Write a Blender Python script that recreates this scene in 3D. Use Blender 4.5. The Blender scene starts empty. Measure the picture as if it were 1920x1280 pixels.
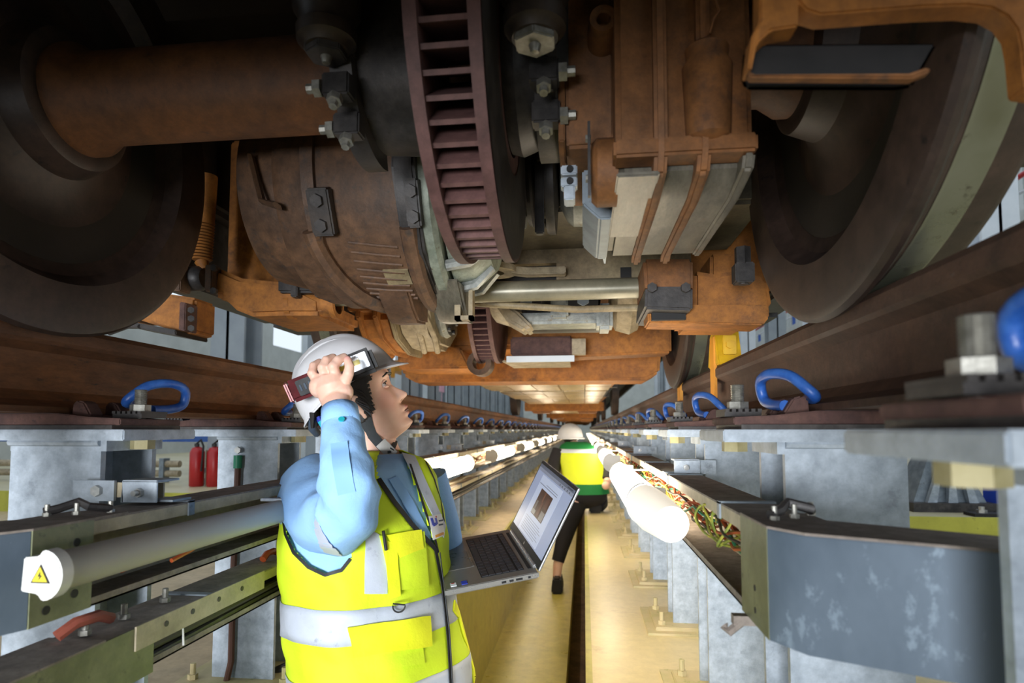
import bpy, bmesh, math, random
from mathutils import Vector as V, Matrix as M
from mathutils.bvhtree import BVHTree
random.seed(7)
sc = bpy.context.scene
COL = sc.collection
PI = math.pi
# ------------------------------------------------------------------ camera
F = 1150.0
PIT = math.atan(70/F)
YAW = math.atan(135/F*math.cos(PIT))
cd = bpy.data.cameras.new('camera'); cam = bpy.data.objects.new('camera', cd); COL.objects.link(cam)
cam.location = (0, 0, 0); cam.rotation_euler = (PI/2+PIT, 0, YAW)
cd.sensor_width = 36; cd.lens = F/1920*36; cd.shift_y = 95/1920; cd.clip_start = .02; cd.clip_end = 200
cd.dof.use_dof = True; cd.dof.focus_distance = 1.5; cd.dof.aperture_fstop = 4.5
sc.camera = cam
# ------------------------------------------------------------------ light and exposure
w = bpy.data.worlds.new('world'); sc.world = w; w.use_nodes = True
bg = w.node_tree.nodes['Background']
bg.inputs[0].default_value = (.80, .90, 1.0, 1); bg.inputs[1].default_value = .85
sc.view_settings.view_transform = 'Standard'; sc.view_settings.look = 'None'
sc.view_settings.gamma = 1; sc.view_settings.use_curve_mapping = False
sc.view_settings.exposure = 0.35
LAMP = 12.0
kd = bpy.data.lights.new('added_key_light','AREA'); kl = bpy.data.objects.new('added_key_light', kd); COL.objects.link(kl)  # added key light behind the camera, aimed at the man to brighten him
kd.shape = 'RECTANGLE'; kd.size = 1.6; kd.size_y = .9; kd.energy = 25; kd.spread = math.radians(52); kd.color = (.93,.96,1.0)
kl.location = (-1.0,-2.4,-.30); kl.rotation_euler = (V((-.75,1.4,-.22))-V((-1.0,-2.4,-.30))).to_track_quat('-Z','Y').to_euler()
try:
    sc.cycles.max_bounces = 8; sc.cycles.diffuse_bounces = 4; sc.cycles.sample_clamp_indirect = 6
except Exception: pass

cR = V((math.cos(YAW), math.sin(YAW), 0))
cF = V((-math.sin(YAW)*math.cos(PIT), math.cos(YAW)*math.cos(PIT), math.sin(PIT)))
cU = V((math.sin(YAW)*math.sin(PIT), -math.cos(YAW)*math.sin(PIT), math.cos(PIT)))
def ray(px, py): return (cF + cR*((px-960)/F) + cU*((735-py)/F))
def at(px, py, Y):
    d = ray(px, py); return d*(Y/d.y)
def atX(px, py, X):
    d = ray(px, py); return d*(X/d.x)
def pix(p):
    d = p.dot(cF); return (960+F*p.dot(cR)/d, 735-F*p.dot(cU)/d)
def inpoly(p, poly):
    x, y = p; c = False; n = len(poly)
    for i in range(n):
        x1, y1 = poly[i]; x2, y2 = poly[i-1]
        if (y1 > y) != (y2 > y) and x < (x2-x1)*(y-y1)/(y2-y1)+x1: c = not c
    return c
def lin(tab, x):
    if x <= tab[0][0]: return tab[0][1]
    for a, b in zip(tab, tab[1:]):
        if x <= b[0]: return a[1]+(b[1]-a[1])*(x-a[0])/(b[0]-a[0])
    return tab[-1][1]
# ------------------------------------------------------------------ materials
def col(r, g, b):
    def f(c):
        c /= 255; return c/12.92 if c <= .04045 else ((c+.055)/1.055)**2.4
    return (f(r), f(g), f(b), 1)
MATS = {}
SHIFT = V((0,0,0))
def mat(name, c1, c2=None, c3=None, scale=6, rough=.6, metal=0, bump=.15, bscale=90, stretch=(1,1,1), lo=.38, hi=.62, lo3=.6, hi3=.68, scale3=30, rvar=.12, emit=None, es=0, spec=.5, sss=0, mott=0, ma=.3):
    m = bpy.data.materials.new(name); m.use_nodes = True; MATS[name] = m
    nt = m.node_tree; b = nt.nodes['Principled BSDF']; L = nt.links
    b.inputs['Roughness'].default_value = rough; b.inputs['Metallic'].default_value = metal
    b.inputs['Specular IOR Level'].default_value = spec
    b.inputs['Base Color'].default_value = col(*c1)
    if emit: b.inputs['Emission Color'].default_value = col(*emit); b.inputs['Emission Strength'].default_value = es
    if sss: b.inputs['Subsurface Weight'].default_value = sss; b.inputs['Subsurface Radius'].default_value = (.01,.004,.002)
    if c2 is None: return m
    tc = nt.nodes.new('ShaderNodeTexCoord'); mp = nt.nodes.new('ShaderNodeMapping'); mp.inputs['Scale'].default_value = stretch
    L.new(tc.outputs['Object'], mp.inputs['Vector'])
    def noise(s, d=6, r=.6):
        n = nt.nodes.new('ShaderNodeTexNoise'); n.inputs['Scale'].default_value = s; n.inputs['Detail'].default_value = d; n.inputs['Roughness'].default_value = r
        L.new(mp.outputs[0], n.inputs['Vector']); return n
    def ramp(src, a, z):
        r = nt.nodes.new('ShaderNodeMapRange'); r.inputs['From Min'].default_value = a; r.inputs['From Max'].default_value = z
        L.new(src, r.inputs['Value']); return r
    n1 = noise(scale); r1 = ramp(n1.outputs[0], lo, hi)
    mx = nt.nodes.new('ShaderNodeMix'); mx.data_type = 'RGBA'
    mx.inputs['A'].default_value = col(*c1); mx.inputs['B'].default_value = col(*c2)
    L.new(r1.outputs[0], mx.inputs['Factor']); out = mx.outputs['Result']
    if c3:
        n3 = noise(scale3, 8, .7); r3 = ramp(n3.outputs[0], lo3, hi3)
        m3 = nt.nodes.new('ShaderNodeMix'); m3.data_type = 'RGBA'; m3.inputs['B'].default_value = col(*c3)
        L.new(out, m3.inputs['A']); L.new(r3.outputs[0], m3.inputs['Factor']); out = m3.outputs['Result']
    if mott:
        n4 = noise(mott, 7, .75); r4 = nt.nodes.new('ShaderNodeMapRange')
        r4.inputs['From Min'].default_value = .35; r4.inputs['From Max'].default_value = .65; r4.inputs['To Min'].default_value = 1-ma; r4.inputs['To Max'].default_value = 1+ma
        L.new(n4.outputs[0], r4.inputs['Value'])
        hs = nt.nodes.new('ShaderNodeHueSaturation'); L.new(out, hs.inputs['Color']); L.new(r4.outputs[0], hs.inputs['Value']); out = hs.outputs[0]
    L.new(out, b.inputs['Base Color'])
    n2 = noise(bscale, 5, .65)
    rr = nt.nodes.new('ShaderNodeMapRange'); rr.inputs['To Min'].default_value = max(0, rough-rvar); rr.inputs['To Max'].default_value = min(1, rough+rvar)
    L.new(n1.outputs[0], rr.inputs['Value']); L.new(rr.outputs[0], b.inputs['Roughness'])
    if bump:
        bp = nt.nodes.new('ShaderNodeBump'); bp.inputs['Strength'].default_value = bump; bp.inputs['Distance'].default_value = .004
        L.new(n2.outputs[0], bp.inputs['Height']); L.new(bp.outputs[0], b.inputs['Normal'])
    return m
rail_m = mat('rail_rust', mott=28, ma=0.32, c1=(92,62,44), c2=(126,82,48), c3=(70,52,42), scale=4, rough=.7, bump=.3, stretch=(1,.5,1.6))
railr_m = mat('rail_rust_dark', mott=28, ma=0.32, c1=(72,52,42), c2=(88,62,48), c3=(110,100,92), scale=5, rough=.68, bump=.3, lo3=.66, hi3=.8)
cast_m = mat('cast_brown', mott=28, ma=0.32, c1=(80,54,50), c2=(96,68,60), c3=(70,50,48), scale=20, rough=.75)
galv_m = mat('galvanised', mott=34, ma=0.13, c1=(150,160,170), c2=(176,186,196), c3=(120,128,136), scale=26, rough=.5, metal=.25, bump=.08, lo3=.6, hi3=.74, scale3=14)
galvd_m = mat('galvanised_dark', (112,122,130), (136,146,154), (96,100,104), scale=20, rough=.5, metal=.3, bump=.05)
galvp_m = mat('galvanised_patchy', (88,102,116), (104,118,132), (130,146,160), scale=9, rough=.45, metal=.3, bump=.04, lo3=.60, hi3=.64, scale3=11, stretch=(1,1,.6))
yel_edge = mat('yellowed_zinc', (150,140,96), (170,160,120), scale=30, rough=.55, metal=.1)
olive_m = mat('olive_zinc', mott=25, ma=0.14, c1=(108,112,84), c2=(128,130,100), c3=(90,92,74), scale=14, rough=.5, metal=.2)
dust_m = mat('dusty_top', mott=28, ma=0.32, c1=(128,118,110), c2=(146,136,126), c3=(108,100,94), scale=12, rough=.85)
tray_m = mat('tray_inside', mott=25, ma=0.18, c1=(172,160,132), c2=(188,176,150), c3=(206,196,176), scale=12, rough=.6, lo3=.7, hi3=.75)
steel_m = mat('steel', (160,160,158), (190,190,186), scale=60, rough=.35, metal=.8, bump=.05)
stud_m = mat('stud_steel', (130,128,120), (160,158,150), scale=60, rough=.45, metal=.6)
dark_m = mat('dark_steel', mott=28, ma=0.32, c1=(52,50,50), c2=(70,66,64), c3=(44,40,40), scale=20, rough=.5, metal=.3)
grease_m = mat('greasy_black', mott=28, ma=0.32, c1=(34,30,28), c2=(56,46,38), scale=12, rough=.5)
blue_m = mat('clip_blue', (38,86,168), (60,110,190), (110,90,80), scale=40, rough=.4, lo3=.62, hi3=.7, scale3=60)
paint_m = mat('dusty_orange_paint', mott=28, ma=0.32, c1=(142,88,34), c2=(166,106,42), c3=(96,62,36), scale=5, rough=.7, bump=.2, lo3=.56, hi3=.72, scale3=9)
brown_m = mat('rusty_brown_casing', mott=28, ma=0.32, c1=(112,74,42), c2=(134,86,44), c3=(80,58,44), scale=5, rough=.7, bump=.25, lo3=.55, hi3=.7, scale3=10)
motor_m = mat('motor_brown', mott=28, ma=0.32, c1=(82,60,44), c2=(100,72,50), c3=(62,52,46), scale=7, rough=.6, bump=.25, lo3=.55, hi3=.7)
axle_m = mat('axle_rust', mott=28, ma=0.32, c1=(92,60,36), c2=(108,68,36), c3=(66,48,38), scale=6, rough=.65, bump=.2, lo3=.62, hi3=.72)
disc_m = mat('disc_brown', mott=28, ma=0.32, c1=(88,60,58), c2=(102,72,68), scale=8, rough=.65, bump=.1)
sump_m = mat('oily_grey_alloy', mott=28, ma=0.32, c1=(98,94,84), c2=(116,110,98), c3=(120,74,36), scale=9, rough=.42, metal=.25, bump=.1, lo3=.62, hi3=.72, scale3=12, stretch=(2.2,.8,1))
alloy_m = mat('pale_alloy', mott=28, ma=0.32, c1=(124,128,126), c2=(148,150,144), c3=(122,112,92), scale=10, rough=.45, metal=.3, bump=.08)
green_alloy = mat('pale_green_alloy', mott=28, ma=0.32, c1=(116,124,110), c2=(138,144,130), c3=(96,88,68), scale=10, rough=.5, metal=.15)
cream_m = mat('cream_alloy', mott=28, ma=0.32, c1=(160,146,122), c2=(142,128,102), c3=(112,90,62), scale=8, rough=.6, lo3=.62, hi3=.75)
tan_m = mat('tan_frame', mott=28, ma=0.32, c1=(138,124,94), c2=(122,106,80), c3=(92,74,52), scale=5, rough=.6, lo3=.6, hi3=.75)
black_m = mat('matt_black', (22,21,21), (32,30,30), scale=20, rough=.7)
wheel_m = mat('wheel_brown', mott=28, ma=0.32, c1=(50,39,34), c2=(66,50,42), c3=(36,30,27), scale=6, rough=.5, bump=.1)
tread_m = mat('worn_tread', (126,130,112), (142,144,130), (96,92,82), scale=8, rough=.28, metal=.7, bump=.03)
wplate_m = mat('wheel_plate', (38,34,28), (50,42,34), scale=4, rough=.6)
floor_m = mat('painted_ledge', mott=22, ma=0.08, c1=(206,188,136), c2=(214,196,150), c3=(176,150,112), scale=2.2, rough=.36, bump=.04, bscale=12, lo3=.62, hi3=.78, scale3=5, rvar=.1)
lfloor_m = mat('dusty_ledge', mott=16, ma=0.16, c1=(190,170,136), c2=(176,156,122), c3=(150,124,92), scale=2.2, rough=.55, bump=.06, bscale=20, lo3=.6, hi3=.8, scale3=5)
pit_m = mat('yellow_pit_paint', mott=14, ma=0.16, c1=(170,160,76), c2=(182,170,92), c3=(132,112,66), scale=3, rough=.32, bump=.05, bscale=14, lo3=.58, hi3=.76, scale3=6)
hall_m = mat('hall_floor_paint', (196,186,150), (180,172,140), scale=1.5, rough=.4)
ywall_m = mat('yellow_kerb', (186,184,70), (170,168,64), (140,134,60), scale=5, rough=.6)
drain_m = mat('drain_dirt', mott=28, ma=0.32, c1=(96,72,48), c2=(70,54,38), scale=8, rough=.8)
conc_m = mat('base_grout', (196,178,136), (180,170,120), (150,150,90), scale=8, rough=.6)
hcol_m = mat('hall_column_grey', (150,158,164), (134,142,150), scale=2, rough=.6)
hcolw_m = mat('hall_column_white', (214,220,228), (200,208,216), scale=2, rough=.6)
cladding_m = mat('cladding', (176,180,178), (190,194,192), scale=2, rough=.6)
hy_m = mat('walkway_yellow', (230,160,40), (214,146,40), scale=4, rough=.5)
red_m = mat('red_paint', (178,28,30), (160,24,28), scale=6, rough=.35)
white_m = mat('white_plastic', (226,226,222), (214,214,210), scale=10, rough=.4, bump=.02)
tube_m = mat('frosted_tube', (176,174,164), (184,180,168), scale=5, rough=.55, bump=.01)
lit_m = mat('lit_tube', (255,250,238), emit=(255,240,214), es=LAMP)
green_m = mat('green_tape', (30,130,96), (34,116,88), scale=10, rough=.5)
blackc_m = mat('black_cable', (48,42,38), (64,56,48), scale=10, rough=.6)
tanc_m = mat('dusty_cable', (150,128,98), (120,100,76), scale=10, rough=.7)
orange_m = mat('orange_cable', (196,92,44), (180,80,40), scale=10, rough=.5)
yelc_m = mat('yellow_cable', (190,176,70), (120,140,60), scale=40, rough=.5)
underf_m = mat('car_underside', (40,34,30), (32,28,25), scale=3, rough=.6)
panel_m = mat('underfloor_panel', mott=28, ma=0.32, c1=(186,164,124), c2=(160,132,90), c3=(130,84,44), scale=3, rough=.3, metal=.3, lo3=.6, hi3=.72)
# ------------------------------------------------------------------ mesh builder
class MB:
    def __init__(s): s.v = []; s.f = []
    def add(s, vs, fs):
        o = len(s.v); s.v += [V(p) for p in vs]; s.f += [tuple(i+o for i in f) for f in fs]; return s
    def box(s, x0, x1, y0, y1, z0, z1):
        return s.add([(x0,y0,z0),(x1,y0,z0),(x1,y1,z0),(x0,y1,z0),(x0,y0,z1),(x1,y0,z1),(x1,y1,z1),(x0,y1,z1)],
                     [(3,2,1,0),(4,5,6,7),(0,1,5,4),(1,2,6,5),(2,3,7,6),(3,0,4,7)])
    def obox(s, c, ax, ay, az, sx, sy, sz):
        c = V(c); vs = []
        for k in (-1,1):
            for i, j in ((-1,-1),(1,-1),(1,1),(-1,1)): vs.append(c+ax*(i*sx/2)+ay*(j*sy/2)+az*(k*sz/2))
        return s.add(vs, [(3,2,1,0),(4,5,6,7),(0,1,5,4),(1,2,6,5),(2,3,7,6),(3,0,4,7)])
    def prism(s, poly, ax, a, b):
        n = len(poly)
        def P(p, t): return {'x':(t,p[0],p[1]), 'y':(p[0],t,p[1]), 'z':(p[0],p[1],t)}[ax]
        return s.add([P(p,a) for p in poly]+[P(p,b) for p in poly],
                     [tuple(range(n)), tuple(range(2*n-1,n-1,-1))]+[(i,i+n,(i+1)%n+n,(i+1)%n) for i in range(n)])
    def lathe(s, prof, c, axis='x', n=48, a0=0, a1=2*PI, closed=False):
        # prof: list of (axial, radius)
        c = V(c); full = abs(a1-a0-2*PI) < 1e-6; m = n if full else n+1
        vs = []
        for a, r in prof:
            for i in range(m):
                t = a0+(a1-a0)*i/n; u, q = r*math.cos(t), r*math.sin(t)
                vs.append(c+V({'x':(a,u,q),'y':(u,a,q),'z':(u,q,a)}[axis]))
        fs = []
        K = len(prof)
        for k in range(K if closed else K-1):
            k2 = (k+1) % K
            for i in range(n):
                j = (i+1) % m
                fs.append((k*m+i, k*m+j, k2*m+j, k2*m+i))
        return s.add(vs, fs)
    def cyl(s, p0, p1, r0, r1=None, n=16):
        return s.tube([p0, p1], [r0, r0 if r1 is None else r1], n)
    def tube(s, pts, r, n=10, caps=True, ell=None, up=None):
        pts = [V(p) for p in pts]; K = len(pts)
        rs = r if isinstance(r, (list, tuple)) else [r]*K
        t0 = (pts[1]-pts[0]).normalized()
        ref = V(up) if up else (V((0,0,1)) if abs(t0.z) < .9 else V((0,1,0)))
        nrm = (ref - t0*ref.dot(t0)).normalized(); vs = []
        for k in range(K):
            t = (pts[min(k+1,K-1)]-pts[max(k-1,0)]).normalized()
            nrm = (nrm - t*nrm.dot(t)).normalized(); bi = t.cross(nrm)
            ra = rs[k]; e = ell if ell else 1
            for i in range(n):
                a = 2*PI*i/n; vs.append(pts[k]+nrm*(ra*math.cos(a)*e)+bi*(ra*math.sin(a)))
        fs = [(k*n+i, k*n+(i+1)%n, (k+1)*n+(i+1)%n, (k+1)*n+i) for k in range(K-1) for i in range(n)]
        if caps: fs += [tuple(range(n-1,-1,-1)), tuple(range((K-1)*n, K*n))]
        return s.add(vs, fs)
    def ball(s, c, r, n=12, sc_=(1,1,1), axes=None):
        c = V(c); vs = []; fs = []; A = axes or (V((1,0,0)),V((0,1,0)),V((0,0,1)))
        m = n//2
        for i in range(m+1):
            ph = PI*i/m
            for j in range(n):
                th = 2*PI*j/n
                d = (math.sin(ph)*math.cos(th)*sc_[0], math.sin(ph)*math.sin(th)*sc_[1], math.cos(ph)*sc_[2])
                vs.append(c+(A[0]*d[0]+A[1]*d[1]+A[2]*d[2])*r)
        for i in range(m):
            for j in range(n): fs.append((i*n+j,(i+1)*n+j,(i+1)*n+(j+1)%n,i*n+(j+1)%n))
        return s.add(vs, fs)
    def bolt(s, c, d, r=.012, h=.01, stud=.0, sr=None):
        # hexagon head at c pointing along d, with an optional stud
        d = V(d).normalized(); c = V(c); s.tube([c, c+d*h], r, 6)
        if stud: s.tube([c+d*h*.9, c+d*(h+stud)], sr or r*.55, 8)
        return s
    def build(s, name, m, parent=None, smooth=False, bevel=0, world=True, angle=40):
        me = bpy.data.meshes.new(name)
        off = V(parent['_o']) if (parent is not None and world and '_o' in parent) else V((0,0,0))
        me.from_pydata([tuple(p-off+SHIFT) for p in s.v], [], s.f)
        bm = bmesh.new(); bm.from_mesh(me); bmesh.ops.remove_doubles(bm, verts=bm.verts, dist=1e-6)
        bmesh.ops.recalc_face_normals(bm, faces=bm.faces)
        if bevel:
            es = [e for e in bm.edges if len(e.link_faces) == 2 and e.calc_face_angle(0) > .6]
            try: bmesh.ops.bevel(bm, geom=es, offset=bevel, segments=2, affect='EDGES', clamp_overlap=True)
            except Exception: pass
        bm.to_mesh(me); bm.free()
        me.materials.append(m)
        if smooth or bevel:
            for p in me.polygons: p.use_smooth = True
            try: me.set_sharp_from_angle(angle=math.radians(angle))
            except Exception: pass
        o = bpy.data.objects.new(name, me); COL.objects.link(o)
        if parent is not None:
            o.parent = parent; o['_o'] = parent['_o'] if '_o' in parent else (0.,0.,0.)
        return o
def thing(name, label, cat, loc=(0,0,0), group=None):
    o = bpy.data.objects.new(name, None); COL.objects.link(o); o.location = loc; o['_o'] = tuple(float(c) for c in loc)
    o.empty_display_size = .05
    return tag(o, label, cat, group)
def tag(o, label, cat, group=None):
    o['label'] = label; o['category'] = cat
    if group: o['group'] = group
    return o
def struct(name, mb, m, parent=None, **k):
    o = mb.build(name, m, parent, **k); o['kind'] = 'structure'; return o
def dup(root, loc, label=None, group=None):
    r = root.copy(); COL.objects.link(r); r.location = loc
    if label: r['label'] = label
    if group: r['group'] = group
    for ch in list(root.children):
        c = ch.copy(); COL.objects.link(c); c.parent = r
        for g in list(ch.children):
            d = g.copy(); COL.objects.link(d); d.parent = c
    return r
ORD = ['nearest','second','third','fourth','fifth','sixth','seventh','eighth']
# ================================================================== SETTING
ZL = -.73; ZP = -1.38; XL = -.57
floor_r = struct('floor', MB().box(.02,14,-4,50,ZL-.3,ZL), floor_m)
struct('floor', MB().box(-14,XL-.02,-4,50,ZL-.3,ZL), lfloor_m)
struct('floor', MB().box(XL,-.108,-4,50,ZP-.2,ZP), pit_m)
struct('floor', MB().box(-.108,0,-4,50,ZP-.4,ZP-.16), drain_m)
struct('wall_left', MB().box(XL-.02,XL,-4,50,ZP-.2,ZL+.0015), pit_m)
struct('wall_right', MB().box(0,.02,-4,50,ZP-.4,ZL+.0015), pit_m)
struct('floor', MB().box(-14,-1.5,5.0,50,ZL-.02,-.55), hall_m)
struct('floor', MB().box(1.0,14,4.2,50,ZL-.02,-.55), hall_m)
struct('trim_1', MB().box(-14,-1.5,4.97,5.0,ZL,-.548), ywall_m)
struct('trim_2', MB().box(1.0,14,4.17,4.2,ZL,-.548), ywall_m)
# hall side walls with ribbon windows (real openings to the sky)
for nm, X, s in (('wall_left',-9.5,-1),('wall_right',9.5,1)):
    m = MB()
    x0, x1 = sorted((X, X+s*.15))
    m.box(x0,x1,2,50,-.6,.4); m.box(x0,x1,2,50,1.5,2.6); m.box(x0,x1,2,50,4.0,7.5)
    for y in range(2, 50, 3): m.box(x0,x1,y,y+1.2,.4,1.5); m.box(x0,x1,y,y+.8,2.6,4.0)
    struct(nm, m, cladding_m)
struct('wall_back', MB().box(-9.5,9.5,50,50.2,-1.5,8), cladding_m)
# corrugation ribs of the right cladding, one joined part
mm = MB()
for i in range(120): mm.box(9.42,9.5,3+i*.3,3.12+i*.3,4.0,7.4)
rb = mm.build('cladding_rib', cladding_m); rb['kind'] = 'structure'
# hall columns
def hall_col(x, y, wd, m, lab, grp=None, h=6.5):
    t = thing('hall_column', lab, 'column', (x,y,-.55), grp)
    q = MB(); a = wd/2
    q.box(x-a,x+a,y-a,y-a+.03,-.55,h); q.box(x-a,x+a,y+a-.03,y+a,-.55,h); q.box(x-.015,x+.015,y-a,y+a,-.55,h)
    q.build('column_shaft', m, t); MB().box(x-a-.04,x+a+.04,y-a-.04,y+a+.04,-.55,-.51).build('base_plate', galvd_m, t)
    bolts = MB()
    for i in (-1,1):
        for j in (-1,1): bolts.bolt((x+i*(a+.015),y+j*(a+.015),-.51),(0,0,1),.015,.02)
    bolts.build('anchor_bolts', galvd_m, t)['kind'] = 'stuff'
    return t
for i in range(14):
    lab = ['tall grey steel hall column seen under the left brake box, nearest of its row','grey steel hall column just behind the white helmet','grey steel hall column right of the raised torch hand','grey steel hall column beside yellow platforms behind the face'][i] if i < 4 else 'distant grey steel hall column beyond the left rail'
    hall_col(-3.6, 6.0+2.2*i, .36, hcol_m, lab, None if i < 4 else 'distant columns of the left hall row')
for i in range(12):
    lab = ['white painted hall column left of the orange sleeve clamp','second white hall column behind the left rail'][i] if i < 2 else 'distant white hall column beyond the left rail'
    hall_col(-4.6, 7.6+2.6*i, .40, hcolw_m, lab, None if i < 2 else 'distant white columns of the left hall')
for i in range(13):
    lab = 'pale grey hall column behind the right wheel, nearest of its row' if i == 0 else 'distant pale hall column beyond the right rail'
    hall_col(4.2, 6.8+2.4*i, .36, hcol_m if i%2 else hcolw_m, lab, None if i < 1 else 'distant columns of the right hall row')
# yellow platforms on the left hall
for i, (z0, y) in enumerate(((1.05,10.6),(.55,10.6),(1.3,13.2))):
    t = thing('access_platform', ['yellow access platform behind the hat brim, upper one','yellow access platform behind the face, lower one','yellow access platform farther down the hall'][i], 'platform', (-4.6,y,z0))
    MB().box(-4.35,-3.82,y,y+1.5,z0,z0+.24).build('deck', hy_m, t)
    MB().box(-4.0,-3.9,y+.1+.3*i,y+.2+.3*i,-.55,z0).build('leg', galvd_m, t)
# right hall walkway with railing and red pipe
t = thing('mezzanine_walkway', 'pale raised walkway along the right hall wall behind the big wheel', 'walkway', (5.9,5,2.7))
MB().box(5.5,7.2,3,40,2.62,2.76).build('slab', cladding_m, t)
for i in range(16):
    MB().box(5.5,5.56,4+i*1.6,4.07+i*1.6,2.76,3.0).build('post', MATS.get('rail_blue') or mat('rail_blue',(40,80,160),(50,90,170),rough=.5), t)
MB().cyl((5.53,3,3.0),(5.53,30,3.0),.02).build('handrail', hcolw_m, t)
tag(MB().cyl((5.4,3,3.14),(5.4,40,3.14),.035).build('fire_pipe', red_m), 'long red pipe running above the blue railing on the right', 'pipe')
tag(MB().cyl((4.9,4,.95),(4.9,40,.95),.03).build('fire_pipe', red_m), 'low red pipe seen between right wheel and rail', 'pipe')
# pink sign and yellow sign
tag(MB().box(-3.33,-3.3,13.9,14.3,.88,1.32).box(-3.32,-3.31,14.09,14.11,-.55,.88).build('hanging_sign', mat('pink_sign',(228,176,196),(220,168,190),rough=.5)), 'pale pink hanging panel right of the hall columns', 'sign')
tag(MB().box(3.0,3.3,8.0,8.03,1.18,1.4).box(3.13,3.17,8.005,8.025,-.55,1.18).build('warning_sign', hy_m), 'small yellow panel above the right rail behind the wheel stop', 'sign')

# ================================================================== RAILS
def rail(name, xc, m, lab):
    pf = [(-.075,.031),(.075,.031),(.075,.042),(.03,.056),(.0085,.075),(.0085,.150),(.03,.163),(.036,.170),(.036,.192),(.028,.203),(-.028,.203),(-.036,.192),(-.036,.170),(-.03,.163),(-.0085,.150),(-.0085,.075),(-.03,.056),(-.075,.042)]
    q = MB().prism([(xc+a,b) for a,b in pf],'y',-4,48)
    return tag(q.build(name, m, bevel=0), lab, 'rail')
XRL, XRR = -1.052, .455
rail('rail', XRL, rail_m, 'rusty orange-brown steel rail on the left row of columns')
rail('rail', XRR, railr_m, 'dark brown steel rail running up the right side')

# ================================================================== SUPPORT COLUMNS
def make_support(sd, xi, xrc):
    """sd=+1: right row. xi inner flange edge, local Y from near flange"""
    t = thing('rail_support', '', 'column', (xrc,0,ZL))
    t['_o'] = (xrc, 0., ZL)
    xo = xi+sd*.185; a, b = sorted((xi,xo)); mid = (a+b)/2
    q = MB().box(a,b,0,.012,ZL+.02,-.018).box(a,b,.135,.147,ZL+.02,-.018).box(mid-.005,mid+.005,.012,.135,ZL+.02,-.018)
    c = q.build('column', galv_m, t)
    MB().box(a-.012 if sd>0 else a, b if sd>0 else b+.012,-.0015,.149,-.040,-.018).tube([(a,-.003,-.024),(b,-.003,-.024)],.007,8).build('weld_seam', galv_m, c, smooth=True)
    p0, p1 = sorted((xrc-sd*.235, xrc+sd*.2))
    MB().box(p0,p1,-.03,.175,-.020,.0).build('top_plate', galv_m, t, bevel=.002)
    MB().box(p0+.03,p1-.03,-.022,.167,.0,.008).build('rubber_pad', dark_m, t)
    MB().bolt((xrc-sd*.195,.07,-.038),(0,0,1),.022,.018).build('nut', yel_edge, t)
    MB().box(a-.07,b+.07,-.06,.21,ZL,ZL+.02).build('base_plate', conc_m, t, bevel=.003)
    MB().box(a-.10,b+.10,-.09,.24,ZL-.01,ZL+.008).build('grout_pad', conc_m, t)
    for sx in (a-.045, b+.045):
        for sy in (-.02,.17):
            MB().bolt((sx,sy,ZL+.02),(0,0,1),.014,.014,.03).build('anchor_bolt', conc_m, t)
    return t
def make_fastening(sd, xrc):
    # local: rail centre x = xrc; pit side = -sd
    t = thing('rail_fastening', '', 'rail fastening', (xrc,0,.009))
    k = -sd
    base = MB()
    pl = [(-.215,.008),(.215,.008),(.215,.020),(.150,.023),(.086,.030),(-.086,.030),(-.150,.023),(-.215,.020)]
    base.prism([(xrc+a,b) for a,b in pl],'y',-.015,.155)
    MBb = base.build('baseplate', cast_m, t, bevel=.002)
    MB().box(xrc-.075,xrc+.075,-.012,.152,.029,.0308).build('rail_pad', black_m, t)
    for s2 in (k, -k):
        # cast shoulder with the clip housing
        sh = MB().prism([(.022,.022),(.05,.030),(.06,.052),(.09,.054),(.105,.040),(.11,.022)],'x',0,.03)
        x0 = xrc+s2*.098
        for (ya, yb) in ((.018,.052),(.098,.128)):
            MB().prism([(x0-s2*.012,.024),(x0-s2*.01,.050),(x0+s2*.0,.056),(x0+s2*.014,.052),(x0+s2*.03,.026)],'y',ya,yb).build('shoulder', cast_m, t, bevel=.003)
        cx = xrc+s2*.125; yo = 0
        if sd < 0 and s2 > 0: cx = xrc+.176; yo = .09
        pts = []
        # rail clip: a bent round bar - inner leg, rear arch, front arch, toe on the rail foot
        C = [(-.005,.035,.040),(.0,.09,.044),(.006,.118,.056),(.012,.112,.086),(.006,.075,.097),(-.014,.035,.090),(-.034,.012,.066),(-.046,.014,.054),(-.052,.045,.052),(-.058,.075,.055)]
        for i in range(len(C)-1):
            p0 = V(C[max(i-1,0)]); p1 = V(C[i]); p2 = V(C[i+1]); p3 = V(C[min(i+2,len(C)-1)])
            for j in range(4):
                u = j/4; pts.append(.5*((2*p1)+(p2-p0)*u+(2*p0-5*p1+4*p2-p3)*u*u+(3*p1-p0-3*p2+p3)*u**3))
        pts.append(V(C[-1]))
        MB().tube([(cx+s2*p.x, p.y+yo, p.z) for p in pts], .0095, 10).build('clip', blue_m, t, smooth=True)
        xb = xrc+s2*.188
        # toothed washer, nut, threaded stud
        wz = MB().box(xb-.030,xb+.030,.035,.105,.022,.030)
        for i in range(6): wz.box(xb-.029+i*.0105,xb-.0225+i*.0105,.032,.108,.030,.035)
        wz.build('washer', dark_m, t)
        MB().bolt((xb,.07,.031),(0,0,1),.0185,.017).build('nut', stud_m, t)
        st = [(.045+ .0015*i, .0115 if i%2 else .0098) for i in range(23)]
        st = [(.02,.0105)]+st+[(.0785,.0)]
        MB().lathe(st,(xb,.07,0),'z',14).build('stud', stud_m, t)
    return t
PITCH = .66; Y0 = 1.04; NS = 36
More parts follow.
